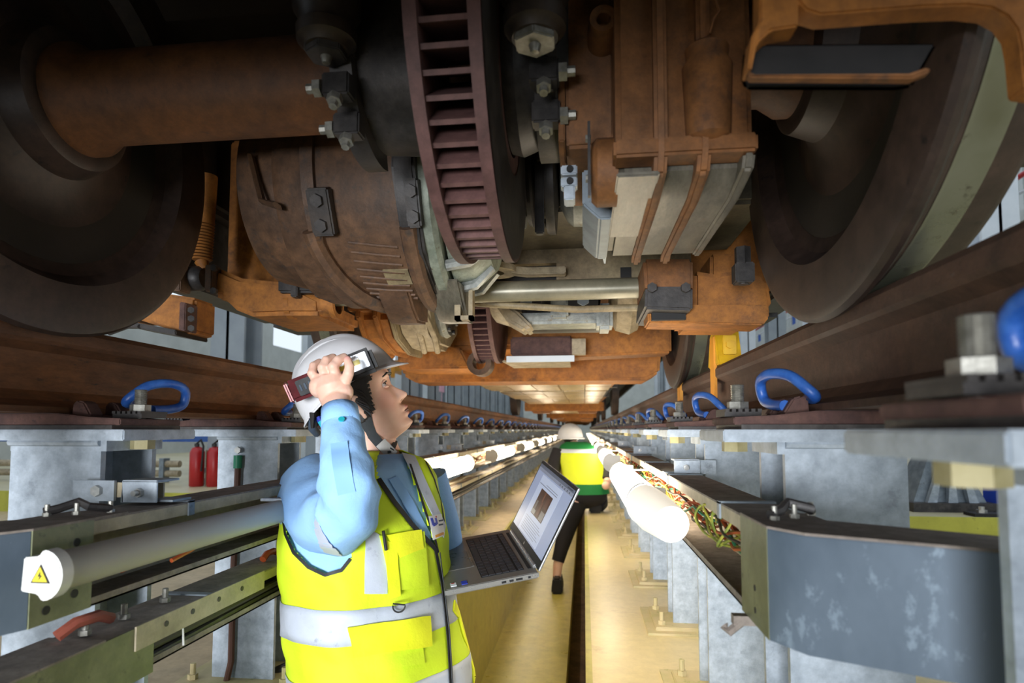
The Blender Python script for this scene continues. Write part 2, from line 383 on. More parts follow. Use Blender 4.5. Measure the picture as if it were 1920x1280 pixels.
for sd, xi, xrc, side in ((1,.322,XRR,'right'),(-1,-.885,XRL,'left')):
    s0 = make_support(sd, xi, xrc); f0 = make_fastening(sd, xrc)
    for k in range(-2, NS):
        y = Y0+PITCH*k
        n = k+1
        if k < 0 or k > 9:
            if k == -1: ls = 'galvanised support column cut by the frame edge, nearest of the %s row'%side; lf = 'blurred brown rail fastening with pale bolt at the %s frame edge'%side; g1 = g2 = None
            elif k == -2: ls = 'galvanised support column behind the viewpoint on the %s'%side; lf = 'brown rail fastening behind the viewpoint on the %s'%side; g1 = g2 = None
            else: ls = 'distant galvanised support column in the %s row'%side; lf = 'distant rail fastening with clip in the %s row'%side; g1 = 'distant support columns of the %s row'%side; g2 = 'distant rail fastenings of the %s rail'%side
        else:
            od = ['first whole','second','third','fourth','fifth','sixth','seventh','eighth','ninth','tenth'][k]
            ls = 'galvanised H-section support column under the %s rail, %s from the camera'%(side, od)
            lf = 'brown baseplate with blue clip and stud on the %s rail, %s from the camera'%(side, od); g1 = 'near support columns of the %s row'%side; g2 = 'near rail fastenings of the %s rail'%side
        if k == -2:
            s0.location.y = y; f0.location.y = y; s0['label'] = ls; f0['label'] = lf
        else:
            dup(s0, (s0.location.x, y, s0.location.z), ls, g1); dup(f0, (f0.location.x, y, f0.location.z), lf, g2)

# ================================================================== CABLE TRAYS
def tray(name, sd, x, z0, z1, depth, y0, y1, lab, yc=None):
    """C-channel: sd=+1 right side (back towards +x). open towards the pit"""
    t = thing(name, lab, 'cable tray', (x,y0,z0))
    X = lambda a: x+sd*a
    def bx(q, a, b, ya, yb, za, zb):
        a, b = sorted((X(a),X(b))); return q.box(a,b,ya,yb,za,zb)
    bx(MB(),0,depth,y0,y1,z1-.003,z1).build('cover', dust_m, t)
    q = MB(); bx(q,0,.002,y0,y1,z1-.022,z1-.003); q.build('front_lip', tray_m, t)
    q = MB(); bx(q,depth-.003,depth,y0,y1,z0,z1-.003); q.build('back_panel', tray_m, t)
    q = MB(); bx(q,0,depth-.003,y0,y1,z0,z0+.003); bx(q,0,.002,y0,y1,z0,z0+.012); q.build('shelf', dust_m, t)
    n = int((y1-y0)/.6)
    for i in range(min(n,20)):
        yy = y0+.25+i*.6
        q = MB(); bx(q,-.003,depth+.001,yy,yy+.016,z1-.001,z1+.003); bx(q,-.003,.0,yy,yy+.016,z1-.024,z1+.002); q.build('joint_strap', galvd_m, t)
    return t, bx
tr, bx = tray('cable_tray', 1, .212, -.240, -.115, .082, .75, 24, 'long dusty cable tray with open side along the right row of columns')
q = MB(); bx(q,-.004,.0,.745,.865,-.240,-.114); o = q.build('end_panel', olive_m, tr)
q = MB()
for z in (-.195,-.222): q.tube([(.2085,.80,z),(.2075,.80,z)],.004,10)
q.build('hole', black_m, o)
q = MB()
P = [(.208,.745),(.235,.700),(.475,.575),(.475,.582),(.24,.708),(.214,.75)]
q.prism(P,'z',-.240,-.114); q.build('end_deflector', galvp_m, tr, bevel=.001)
MB().prism([(.208,.745),(.235,.700),(.475,.575),(.52,.64),(.294,.80),(.294,.865),(.208,.865)],'z',-.114,-.111).build('deflector_cover', dust_m, tr)
MB().tube([(.205,.84,-.245),(.185,.84,-.262),(.18,.845,-.255)],.006,6).box(.19,.24,.835,.85,-.252,-.24).build('hook', dust_m, tr)
def lugs(cx, cy, z, par, nm='cable_lug'):
    for i, (dx, dy) in enumerate(((-.03,-.02),(.0,.0),(.03,.03))): MB().bolt((cx+dx,cy+dy,z),(0,0,1),.006,.005,.012,.0035).build('lug_bolt', stud_m, par)
    pts = [(cx-.035,cy-.02,z+.006),(cx-.02,cy-.01,z+.01),(cx-.005,cy+.01,z+.018),(cx+.02,cy+.0,z+.012),(cx+.03,cy+.03,z+.006)]
    MB().tube(pts,.0065,8).build(nm, dark_m, par, smooth=True)
lugs(.262,.815,-.111,tr)
# left upper tray
SHIFT = V((-.055,-.015,-.012))
tl, bx = tray('cable_tray', -1, -.652, -.242, -.118, .09, .80, 24, 'upper dusty cable tray along the left row of columns')
q = MB(); bx(q,-.003,.0,.735,.835,-.242,-.118); o = q.build('end_panel', olive_m, tl)
for z, y in ((-.145,.805),(-.215,.805),(-.225,.760)): MB().tube([(-.6492,y,z),(-.648,y,z)],.006,12).build('slot', black_m, o)
MB().prism([(-.650,.735),(-.668,.690),(-.95,.560),(-.95,.567),(-.673,.698),(-.656,.74)],'z',-.242,-.118).build('end_deflector', galvp_m, tl, bevel=.001)
MB().prism([(-.648,.735),(-.668,.690),(-.95,.560),(-.98,.64),(-.742,.80),(-.742,.90),(-.648,.90)],'z',-.118,-.115).build('deflector_cover', dust_m, tl)
lugs(-.70,.86,-.115,tl)
# left lower tray
SHIFT = V((-.055,.05,-.026))
t2, bx = tray('cable_tray', -1, -.652, -.360, -.287, .09, .80, 24, 'lower cable tray beneath the first on the left, carrying thick cables')
q = MB(); bx(q,-.003,.0,.56,.905,-.37,-.287); o = q.build('end_panel', olive_m, t2)
q = MB(); bx(q,-.006,-.003,.86,1.25,-.322,-.284); o = q.build('splice_plate', tray_m, t2)
for y in (.93,1.0,1.08,1.16): MB().tube([(-.6462,y,-.300),(-.6448,y,-.300)],.005,10).build('slot', dark_m, o)
MB().prism([(-.648,.56),(-.742,.56),(-.742,.80),(-.648,.80)],'z',-.287,-.284).build('end_cover', dust_m, t2)
for (yy) in (.82,.90,1.0): 
    MB().bolt((-.70,yy,-.285),(0,0,1),.009,.008,.016,.005).build('bolt', stud_m, t2)
MB().tube([(-.71,.78,-.275),(-.70,.80,-.262),(-.695,.84,-.262),(-.70,.87,-.275)],.009,8).build('cable_lug', mat('red_sleeve',(160,84,66),(130,70,60),rough=.6), t2, smooth=True)
MB().tube([(-.70,1.34,-.280),(-.70,1.36,-.27),(-.70,1.39,-.27),(-.70,1.42,-.28)],.008,8).build('cable_lug', orange_m, t2, smooth=True)
SHIFT = V((0,0,0))
# brackets that carry the trays
def bracket(sd, xi, xt, y, lab, grp):
    t = thing('tray_bracket', lab, 'bracket', (xt,y,-.115), grp)
    z = -.098 if sd > 0 else -.108
    a, b = sorted((xi, xt+sd*.03)) if sd>0 else sorted((xi, xt-.03))
    if sd < 0: MB().box(a-.02,b,y,y+.004,z-.012,z+.014).build('arm', tray_m, t)
    MB().box(*sorted((xt+sd*.02,xt+sd*.085)),y-.03,y-.026,z-.017,z+.02).box(*sorted((xt+sd*.02,xt+sd*.085)),y-.03,y+.03,z+.017,z+.021).box(*sorted((xt+sd*.081,xt+sd*.085)),y-.03,y+.03,z-.017,z+.02).build('clamp', galv_m, t, bevel=.001)
    MB().box(*sorted((xi-sd*.06,xi+sd*.02)),y-.008,y-.002,z-.018,z+.018).build('lug', galv_m, t)
    MB().bolt((xt+sd*.05,y-.03,z),(0,-1,0),.008,.008,.01,.005).build('bolt', steel_m, t)
    MB().bolt((xi-sd*.03,y-.008,z),(0,-1,0),.010,.008).build('bolt', steel_m, t)
    MB().box(*sorted((xt-sd*.003,xt+sd*.09)),y-.02,y+.03,z-.0165,z-.013).build('foot', galvd_m, t)
for i in range(12):
    k = 2*i
    bracket(-1,-.885,-.707,1.01+PITCH*k if k else 1.01, 'galvanised bracket arm joining the left tray to its columns, %s from the camera'%ORD[i] if i<6 else 'distant tray bracket on the left row', None if i<6 else 'distant tray brackets on the left')
    bracket(1,.322,.212,1.67+PITCH*k, 'galvanised bracket joining the right tray to its columns, %s from the camera'%ORD[i] if i<6 else 'distant tray bracket on the right row', None if i<6 else 'distant tray brackets on the right')
# cables
def wob(y0, y1, x, z, ax, az, n, ph, fr=1.0):
    return [(x+ax*math.sin(ph+fr*9*(y0+(y1-y0)*i/n))+ax*.6*math.sin(2.3*ph+fr*23*(y0+(y1-y0)*i/n)), y0+(y1-y0)*i/n, z+az*math.cos(1.7*ph+fr*11*(y0+(y1-y0)*i/n))+az*.6*math.sin(ph+fr*19*(y0+(y1-y0)*i/n))) for i in range(n+1)]
t = thing('cable_bundle', 'tangled orange, yellow and black wires inside the right tray', 'cables', (.25,.86,-.16))
cm = [orange_m,orange_m,orange_m,yelc_m,yelc_m,blackc_m,orange_m,green_m,blackc_m,yelc_m,orange_m,orange_m]
for i, m in enumerate(cm):
    MB().tube(wob(.88,7.5,.226+.012*random.random(),-.163-.02*random.random(),.007,.012,220,i*1.3,1.2),.0026,5).build('wire', m, t, smooth=True)
q = MB()
for i in range(4):
    ph = i*1.4; q.tube([(.222+.012*math.cos(a/5),1.02+.06*i+.02*math.sin(a/5+ph),-.16-.028*math.sin(a/7+ph)) for a in range(0,34)],.0022,5)
q.build('wire_coil', yelc_m, t, smooth=True)
MB().tube([(.235,.885,-.17),(.225,.875,-.20),(.222,.87,-.225),(.24,.868,-.232)],.0028,6).build('wire', blackc_m, t, smooth=True)
SHIFT = V((-.055,0,-.012))
t = thing('cable_bundle', 'orange wires running in the left upper tray', 'cables', (-.66,1,-.2))
for i, m in enumerate([orange_m,orange_m,yelc_m,green_m,blackc_m,orange_m]):
    MB().tube(wob(.9,8,-.675-.02*random.random(),-.19,.006,.014,200,i*1.7,1.0),.0028,5).build('wire', m, t, smooth=True)
SHIFT = V((-.055,.05,-.026))
t = thing('cable_bundle', 'thick black cables lying in the left lower tray', 'cables', (-.66,.9,-.33))
for i in range(7):
    MB().tube(wob(.86,14,-.664-.011*(i%4),-.349+.013*(i//4)+.001*i,.003,.002,120,i*1.1,.35),.0075,8).build('cable', blackc_m if i%3 else dark_m, t, smooth=True)
for y in (.98,1.55,2.3): MB().tube([(-.648,y,-.353),(-.65,y,-.322),(-.70,y,-.322)],.002,6).build('cable_tie', white_m, t)
t = thing('cable_bundle', 'sagging dusty cables hung below the left tray past the shoulder', 'cables', (-.62,2,-.27))
for i in range(6):
    MB().tube([(-.68-.012*(i%3), 1.75+.1*j, -.285-.013*(i//3)-.014*math.sin(j*.26)+.004*math.sin(i+j)) for j in range(90)],.008,7).build('cable', tanc_m if i%2 else cream_m, t, smooth=True)
tag(MB().tube([(-.66,.93,-.17),(-.66,.97,-.175),(-.655,1.02,-.17),(-.65,1.0,-.19),(-.655,.95,-.2)],.004,6).build('loose_cable', orange_m, smooth=True), 'short orange cable loop behind the grey tube on the left', 'cable')

SHIFT = V((0,0,0))
# ================================================================== TUBE LAMPS
def tube_lamp(x, z, y0, y1, r, m, lab, grp=None, yw=0, capw=True):
    t = thing('tube_lamp', lab, 'lamp', (x,y0,z), grp)
    MB().tube([(x,y0+.015,z),(x+yw,y1-.015,z-.002)],r,28).build('tube', m, t, smooth=True)
    for ya, yb, nm in ((y0,y0+.02,'end_cap'),(y1-.02,y1,'end_cap')):
        xx = x if ya == y0 else x+yw
        sgn = 1 if x < -.3 else -1
        pl = []
        for i in range(13):
            a = -PI/2+PI*i/12; pl.append((xx+sgn*(r+.002)*math.cos(a), z+(r+.006)*math.sin(a)))
        pl += [(xx-sgn*r*.25,z+r*.92),(xx-sgn*r*1.05,z+r*.85),(xx-sgn*r*1.15,z-r*.80),(xx-sgn*r*.25,z-r*.92)]
        e = MB().prism(pl,'y',ya,yb).build(nm, white_m, t, bevel=.0015)
        if ya == y0 and y0 < .7:
            tri = [(xx-sgn*.014,z-.009),(xx+sgn*.012,z-.009),(xx-sgn*.001,z+.014)]
            MB().prism(tri,'y',ya-.0012,ya).build('warning_triangle', mat('triangle_black',(30,28,20),rough=.5), e)
            tr2 = [(xx-.011,z-.007),(xx+.009,z-.007),(xx-.001,z+.0108)]
            MB().prism(tr2,'y',ya-.0018,ya-.0012).build('warning_triangle', mat('triangle_yellow',(214,196,40),rough=.5), e)
            bl = [(xx+.000,z+.006),(xx-.004,z-.001),(xx-.001,z-.0005),(xx-.003,z-.006),(xx+.003,z+.001),(xx+.0,z+.0006)]
            MB().prism(bl,'y',ya-.0022,ya-.0018).build('lightning_mark', mat('mark_black',(20,20,16),rough=.5), e)
    for yy in (y0+.6*(y1-y0),):
        MB().box(*sorted((x-.002,x+(-.05 if x<-.3 else .07))),yy,yy+.02,z+r-.004,z+r+.002).build('bracket', galv_m, t)
    return t
tube_lamp(-.655,-.177,.685,1.68,.0245,tube_m,'unlit frosted tube lamp with white end cap on the left',yw=-.01)
LN = 11
for i in range(LN):
    y = 2.30+2.05*i
    tube_lamp(-.655,-.188,y,y+1.12,.042,lit_m, 'lit tube lamp on the left beside the vest shoulder' if i==0 else ('lit tube lamp on the left tray, %s of the glowing ones'%ORD[i] if i<6 else 'distant lit tube lamp along the left tray'), None if i<6 else 'distant lit lamps on the left')
for i in range(LN+1):
    y = 1.45+1.8*i
    tube_lamp(.140,-.172,y,y+.95,.043,lit_m, 'brightest lit tube lamp on the right tray, nearest one' if i==0 else ('lit tube lamp just right of the far worker' if i==1 else ('lit tube lamp on the right tray, %s from the camera'%ORD[i] if i<6 else 'distant lit tube lamp along the right tray')), None if i<6 else 'distant lit lamps on the right')
t = thing('lamp_end_housing', 'translucent white end housing of the nearest right lamp', 'lamp housing', (.16,1.3,-.18))
MB().tube([(.14,1.45,-.172),(.15,1.36,-.178),(.168,1.24,-.185)],[.045,.045,.036],20).build('shell', mat('glowing_shell',(240,236,224),emit=(255,244,224),es=.55), t, smooth=True)  # weak emission stands in for lamp light passing through the shell
# crossed thin hose drooping on the left
tag(MB().tube([(-.80,1.80,-.30),(-.78,1.82,-.40),(-.79,1.80,-.55),(-.84,1.78,-.68),(-.92,1.75,-.715)],.012,8).build('hose', dark_m, smooth=True), 'dark hose drooping from the left tray to the ledge', 'hose')
t = thing('earth_strap', 'brown earthing rod with green sleeve on the second left column', 'earthing rod', (-1.0,1.69,-.73))
MB().tube([(-1.0,1.688,-.11),(-1.005,1.688,-.4),(-1.005,1.688,-.66),(-1.015,1.68,-.725)],.009,8).build('rod', mat('rod_brown',(96,60,46),(80,52,42),rough=.6), t, smooth=True)
MB().cyl((-1.0,1.687,-.075),(-1.0,1.687,-.112),.012).build('sleeve', green_m, t)
MB().bolt((-1.0,1.69,-.060),(0,-1,0),.01,.008).build('bolt', steel_m, t)
t = thing('floor_cable', 'grey cable with green sleeves on the ledge at the bottom left', 'cable', (-1.1,1.4,-.72))
MB().tube([(-1.32,1.36,-.70),(-1.28,1.40,-.665),(-1.22,1.42,-.668),(-1.12,1.42,-.67),(-1.0,1.45,-.685),(-.85,1.40,-.70),(-.74,1.30,-.715)],.008,8).build('cable', dark_m, t, smooth=True)
MB().cyl((-1.285,1.395,-.664),(-1.235,1.418,-.664),.012).build('sleeve', green_m, t)
MB().cyl((-1.15,1.42,-.668),(-1.10,1.42,-.670),.013).build('sleeve', green_m, t)
# fire extinguishers
for i, x in enumerate((-3.74,-3.56)):
    t = thing('fire_extinguisher', ['red fire extinguisher left of its twin behind the trays','red fire extinguisher right of its twin behind the trays'][i], 'extinguisher', (x,5.6,-.55))
    MB().lathe([(-.55,.0),(-.55,.06),(-.54,.068),(-.22,.068),(-.18,.05),(-.165,.02),(-.165,0)],(x,5.6,0),'z',20).build('body', red_m, t, smooth=True)
    MB().box(x-.015,x+.02,5.57,5.6,-.165,-.135).build('valve', dark_m, t)
    MB().tube([(x,5.58,-.14),(x+.06,5.56,-.10),(x+.10,5.54,-.16),(x+.09,5.53,-.4)],.010,6).build('hose', black_m, t, smooth=True)
tag(MB().box(-3.68,-3.62,5.64,5.68,-.55,-.2).build('extinguisher_stand', cream_m), 'cream stand between the two red extinguishers', 'stand')
# things standing on the raised hall floors
t = thing('jack_stand', 'grey tapered steel stand on the raised floor at the right', 'stand', (3.0,4.7,-.55))
xx = at(1785,925,4.6).x
MB().add([(xx-.30,4.5,-.49),(xx+.16,4.5,-.49),(xx+.16,4.8,-.49),(xx-.30,4.8,-.49),(xx-.16,4.55,-.16),(xx+.02,4.55,-.16),(xx+.02,4.75,-.16),(xx-.16,4.75,-.16)],[(3,2,1,0),(4,5,6,7),(0,1,5,4),(1,2,6,5),(2,3,7,6),(3,0,4,7)]).build('body', galvd_m, t)
for d in (-.2,-.07,.06): MB().prism([(xx+d-.03,-.49),(xx+d+.03,-.49),(xx-.07+(d+.07)*.35,-.16)],'y',4.46,4.5).build('rib', galv_m, t)
MB().box(xx-.34,xx+.22,4.42,4.84,-.55,-.49).build('base_plate', dark_m, t)
t = thing('low_table', 'low grey steel table on the raised floor at the right', 'table', (2.6,5,-.55))
x2 = at(1715,900,5.0).x
MB().box(x2-.35,x2+.2,4.9,5.5,-.37,-.345).build('top', galvd_m, t)
for dx in (-.33,.16):
    for dy in (4.92,5.44): MB().box(x2+dx,x2+dx+.03,dy,dy+.03,-.55,-.37).build('leg', dark_m, t)
x3 = at(1878,920,4.5).x
t = thing('bollard', 'bright blue post on the raised floor at the far right', 'post', (x3,4.5,-.55))
MB().box(x3-.06,x3+.09,4.45,4.6,-.55,-.28).build('post', mat('post_blue',(30,70,190),(36,80,200),rough=.4), t, bevel=.004)
MB().box(x3-.10,x3+.13,4.41,4.64,-.553,-.535).build('foot', dark_m, t)
t = thing('floor_clamp', 'black clamp with pale bolts on the kerb at the right', 'clamp', (3,4.25,-.55))
x4 = at(1850,938,4.3).x
MB().box(x4-.12,x4+.14,4.22,4.34,-.55,-.53).build('plate', black_m, t)
for d in (-.05,.09): MB().bolt((x4+d,4.27,-.53),(0,0,1),.03,.02,.02).build('bolt', steel_m, t)
t = thing('pipe_rack', 'low pale pipe rack behind the nearest left column', 'rack', (-5,6,-.55))
for z in (-.46,-.36): MB().cyl((-7.5,6.0,z),(-4.2,6.0,z),.035).build('pipe', cream_m, t)
for x in (-7,-6,-5,-4.4): MB().box(x,x+.05,5.95,6.05,-.55,-.3).build('post', galvd_m, t)
tag(MB().box(-8.5,-4.5,7.0,7.2,-.15,.02).build('crash_beam', mat('beam_blue',(40,80,150),(50,90,160),rough=.5)), 'blue beam at hall floor level left of the nearest left column', 'beam')

# ================================================================== CAR BODY ABOVE
XC = -.2985
t = thing('train_carriage', 'dark underside of the train carriage overhead', 'train', (XC,4,1.15))
MB().box(XC-1.4,XC+1.4,-5,46,1.15,1.25).build('floor_plate', underf_m, t)
for sx in (-1,1): MB().box(XC+sx*1.4-.02,XC+sx*1.4+.02,-5,46,.98,1.6).build('side_skirt', underf_m, t)
for y in (-2.2,-1.2,.1,.55,1.3,1.95,2.6,3.3,4.1): MB().box(XC-1.35,XC+1.35,y,y+.08,1.03,1.15).build('cross_member', underf_m, t)
# ================================================================== WHEELSETS
WP = [(0.0,.345),(0,.428),(.004,.440),(.012,.446),(.022,.443),(.030,.434),(.036,.424),(.048,.419),(.120,.414),(.131,.408),(.135,.398),(.135,.350),(.128,.338),(.085,.325),(.075,.30),(.085,.22),(.11,.15),(.15,.135),(.15,.085),(-.02,.085),(-.035,.10),(-.035,.115),(-.03,.125),(.015,.14),(.035,.17),(.045,.22),(.04,.30),(.03,.325),(.012,.338)]
def make_wheelset(Yc, mir, lab):
    t = thing('wheelset', lab, 'wheelset', (XC,Yc,.62)); zc = .623
    G = lambda x: (2*XC-x) if mir else x
    s = -1 if mir else 1
    ax = [(-.98,.085),(-.955,.10),(-.93,.10),(-.90,.082),(-.36,.082),(.30,.082),(.33,.10),(.38,.10),(.40,.085)]
    MB().lathe([(-1.0,0)]+ax+[(.42,0)],(0,Yc,zc),'x',48).build('axle', axle_m, t, smooth=True)
    for sx in (-1,1):
        xi = XC+sx*.6815
        wh = MB().lathe([(xi+sx*a, r) for a, r in WP],(0,Yc,zc),'x',96,closed=True).build('wheel', wheel_m, t, smooth=True, angle=30)
        MB().lathe([(xi+sx*.044,.4215),(xi+sx*.050,.4198),(xi+sx*.086,.4182),(xi+sx*.09,.4172)],(0,Yc,zc),'x',96).build('running_band', tread_m, wh, smooth=True)
        MB().lathe([(xi+sx*.046,.21),(xi+sx*.041,.27),(xi+sx*.0385,.30)],(0,Yc,zc),'x',96).build('wheel_plate', wplate_m, wh, smooth=True)
    # brake disc
    for nm, a, b in (('d',G(-.224),G(-.206)),):
        d = MB().lathe([(a,.325),(b,.325),(b,.318),(b,.14),(a,.14)],(0,Yc,zc),'x',96,closed=True).build('brake_disc', disc_m, t, smooth=True, angle=30)
    a, b = G(-.141), G(-.124)
    MB().lathe([(a,.325),(b,.325),(b,.14),(a,.14)],(0,Yc,zc),'x',96,closed=True).build('friction_ring', disc_m, d, smooth=True, angle=30)
    MB().lathe([(b-s*.0003+s*.0013,.32),(b+s*.001,.17)],(0,Yc,zc),'x',96).build('rubbed_face', dark_m, d, smooth=True)
    v0 = MB()
    x0, x1 = sorted((G(-.207),G(-.140)))
    v0.prism([(-.0035,-.318),(.0035,-.318),(.0035,-.16),(-.0035,-.16)],'x',x0,x1)
    vo = v0.build('vane', disc_m, d, world=False)
    base = V((XC,Yc,.62)); NV = 66
    for i in range(NV):
        c = vo if i == 0 else vo.copy()
        if i: COL.objects.link(c); c.parent = d
        c.location = V((0,0,zc-.62)); c.rotation_euler = (2*PI*i/NV,0,0)
        me0 = None
    # vertices of the vane are in x-world; shift once into the thing's frame
    for vv in vo.data.vertices: vv.co.x -= XC
    x0, x1 = G(-.36), G(-.224)
    MB().lathe([(x0,.08),(x0,.125),(x1,.135),(x1,.08)],(0,Yc,zc),'x',40).build('disc_hub', dark_m, t, smooth=True, angle=30)
    x0, x1 = G(-.124), G(-.02)
    MB().lathe([(x0,.08),(x0,.135),(x0+s*.02,.14),(x0+s*.06,.125),(x1,.12),(x1,.08)],(0,Yc,zc),'x',40).build('disc_hub', dark_m, t, smooth=True, angle=30)
    return t
YW1, YW2 = 1.03, 2.72
make_wheelset(YW1, False, 'near wheelset with rusty axle and ribbed brake disc')
make_wheelset(YW2, True, 'farther wheelset with smaller-looking brake disc behind the cross tube')

# ================================================================== BRAKE CLAMPS AND ACTUATORS
def clamp(x, lab, s=1):
    t = thing('brake_clamp', lab, 'clamp', (x,.93,.55))
    MB().lathe([(x-.018,.10),(x-.018,.150),(x+.018,.150),(x+.018,.10)],(0,YW1,.62),'x',36,a0=PI*.9,a1=PI*1.6).build('band', dark_m, t, smooth=True)
    for y, z in ((.885,.53),(.93,.49),(.885,.60)):
        MB().box(x-.022,x+.022,y-.016,y+.016,z-.018,z+.018).build('lug', dark_m, t, bevel=.003)
    for y, z in ((.885,.525),(.935,.485)):
        MB().bolt((x+s*.022,y-.01,z),(s,0,0),.014,.012,.012).build('bolt', stud_m, t)
        MB().bolt((x,y-.012,z-.016),(0,-.4,-1),.012,.012,.010).build('bolt', stud_m, t)
    return t
clamp(-.375,'dark bolted clamp left of the near brake disc',-1)
clamp(-.055,'dark bolted clamp right of the near brake disc',1)
def actuator(px, py, Y, r, lab):
    p = at(px, py, Y)
    t = thing('brake_actuator', lab, 'actuator', tuple(p))
    x, y, z = p
    MB().lathe([(.0,.0),(.0,r*.75),(.008,r*.85),(.012,r*1.0),(.03,r*1.03),(.034,r*.93),(.05,r*1.0),(.06,r*1.15),(.30,r*1.15),(.30,0)],(x,y,z),'z',40).build('housing', grease_m, t, smooth=True, angle=35)
    MB().tube([(x,y,z-.010),(x,y,z+.004)],r*.72,6).build('hex_plug', stud_m if px > 800 else dark_m, t, bevel=.002)
    MB().lathe([(-.022,0),(-.02,.006),(-.01,.009),(-.008,.009)],(x,y,z),'z',16).build('grease_nipple', stud_m, t, smooth=True)
    return t
actuator(1003,72,.80,.042,'vertical brake actuator with pale hex plug at the top centre')
actuator(612,95,.86,.044,'dark vertical brake actuator above the rusty axle')
t = thing('hose_union', 'ring-shaped hose union below the centre actuator', 'union', tuple(at(1020,145,.9)))
p = at(1022,146,.9)
MB().lathe([(-.012,.012),(-.012,.021),(.012,.021),(.012,.012)],p,'x',24,closed=True).build('ring', steel_m, t, smooth=True, angle=30)
MB().tube([p+V((.0,0,.02)),p+V((.01,.02,.12)),p+V((.02,.04,.3))],.011,10).build('hose', black_m, t, smooth=True)
t = thing('pipe_fitting', 'black pipe fittings in the dark gap left of the gearbox', 'fitting', tuple(at(1065,90,1.0)))
for i, (a, b) in enumerate((((1063,0),(1066,120)),((1066,95),(1064,190)))):
    MB().cyl(at(a[0],a[1],1.0),at(b[0],b[1],1.0),.009).build('pipe', black_m, t, smooth=True)
MB().tube([at(1060,12,.98),at(1063,30,.98)],.011,8).build('red_collar', red_m, t)

# ================================================================== TRACTION MOTOR (near)
YM, ZM = 1.50, .60
t = thing('traction_motor', 'large brown traction motor hanging behind the axle', 'motor', (-.55,YM,ZM))
MB().lathe([(-.80,0),(-.80,.19),(-.785,.215),(-.71,.235),(-.68,.235),(-.68,0)],(0,YM,ZM),'x',64).build('end_bell', motor_m, t, smooth=True, angle=35)
MB().lathe([(-.675,.0),(-.675,.262),(-.650,.272),(-.36,.272),(-.36,0)],(0,YM,ZM),'x',64).build('body', motor_m, t, smooth=True, angle=35)
MB().lathe([(-.60,.27),(-.60,.285),(-.572,.285),(-.572,.27)],(0,YM,ZM),'x',64).build('rib', motor_m, t, smooth=True, angle=30)
# polygonal end frame with flats
oct_ = []
for i in range(10):
    a = 2*PI*i/10+.2; oct_.append((YM+.305*math.cos(a), ZM+.285*math.sin(a)))
MB().prism(oct_,'x',-.395,-.345).build('end_frame', dark_m, t, bevel=.006)
MB().lathe([(-.345,.10),(-.345,.275),(-.325,.275),(-.315,.262),(-.315,.10)],(0,YM,ZM),'x',64).build('end_ring', green_alloy, t, smooth=True, angle=30)
MB().lathe([(-.315,.12),(-.31,.215),(-.26,.205),(-.22,.17),(-.20,.11)],(0,YM,ZM-.03),'x',48).build('fan_cover', green_alloy, t, smooth=True, angle=30)
for a in (-100,-76,-52): 
    ca, sa = math.cos(math.radians(a-20)), math.sin(math.radians(a-20))
    MB().tube([(-.315,YM+.255*ca,ZM+.255*sa),(-.265,YM+.245*ca,ZM+.245*sa),(-.225,YM+.20*ca,ZM+.20*sa)],.014,8).build('cooling_strut', alloy_m, t, smooth=True)
# suspension strap, lugs with bolts on the motor body
def rbox(ang, r, x0, x1, w, h, m, nm, bev=.004):
    a = math.radians(ang); n = V((0,math.cos(a),math.sin(a))); tg = V((0,-math.sin(a),math.cos(a)))
    c = V(((x0+x1)/2,YM,ZM))+n*r
    return MB().obox(c, V((1,0,0)), tg, n, x1-x0, w, h).build(nm, m, t, bevel=bev), c, n
for (ang, xa, xb, w) in ((207,-.585,-.535,.10),(205,-.37,-.34,.10)):
    o, c, n = rbox(ang,.285,xa,xb,w,.03,grease_m,'mounting_lug')
    tg = V((0,-n.z,n.y))
    for k in (-1,1): MB().bolt(c+n*.015+tg*k*.026,n,.014,.010).build('bolt', dark_m, t)
# diagonal casting rib from lug to foot
for x0 in (-.595,-.375):
    pts = []
    for i in range(12):
        a = math.radians(215+i*6.2); pts.append((x0+.0+.12*(i/11)**1.5 if x0 < -.5 else x0, YM+.284*math.cos(a), ZM+.284*math.sin(a)))
    MB().tube(pts,[.020]*12,8).build('casting_rib', motor_m, t, smooth=True)
for x0, x1 in ((-.50,-.42),(-.37,-.29)):
    MB().prism([(YM-.10,ZM-.245),(YM+.12,ZM-.245),(YM+.12,ZM-.315),(YM+.03,ZM-.325),(YM-.02,ZM-.30)],'x',x0,x1).build('foot', sump_m if x0>-.4 else motor_m, t, bevel=.006)
MB().box(-.315,-.300,YM-.03,YM+.0,ZM-.33,ZM-.24).box(-.315,-.27,YM-.03,YM+.0,ZM-.33,ZM-.32).box(-.28,-.27,YM-.03,YM+.0,ZM-.33,ZM-.24).build('cable_bracket', tan_m, t)
for i in range(9):
    a = math.radians(222+i*5)
    MB().tube([(-.52,YM+.273*math.cos(a),ZM+.273*math.sin(a)),(-.46,YM+.275*math.cos(a+.03),ZM+.275*math.sin(a+.03)),(-.41,YM+.273*math.cos(a+.06),ZM+.273*math.sin(a+.06))],.0035,6).build('cooling_fin', motor_m, t, smooth=True)
rbox(243,.2735,-.46,-.40,.05,.004,tan_m,'rating_plate',0)
for a in range(0,360,24):
    ra = math.radians(a)
    MB().bolt((-.315,YM+.248*math.cos(ra),ZM+.248*math.sin(ra)),(1,0,0),.010,.010).build('bolt', dark_m, t)
t = thing('motor_stay', 'thin steel stay above the near traction motor', 'bracket', tuple(at(480,330,1.3)))
MB().tube([at(470,292,1.25),at(492,378,1.25),at(520,386,1.22)],.006,6,ell=2.2).build('strip', motor_m, t)

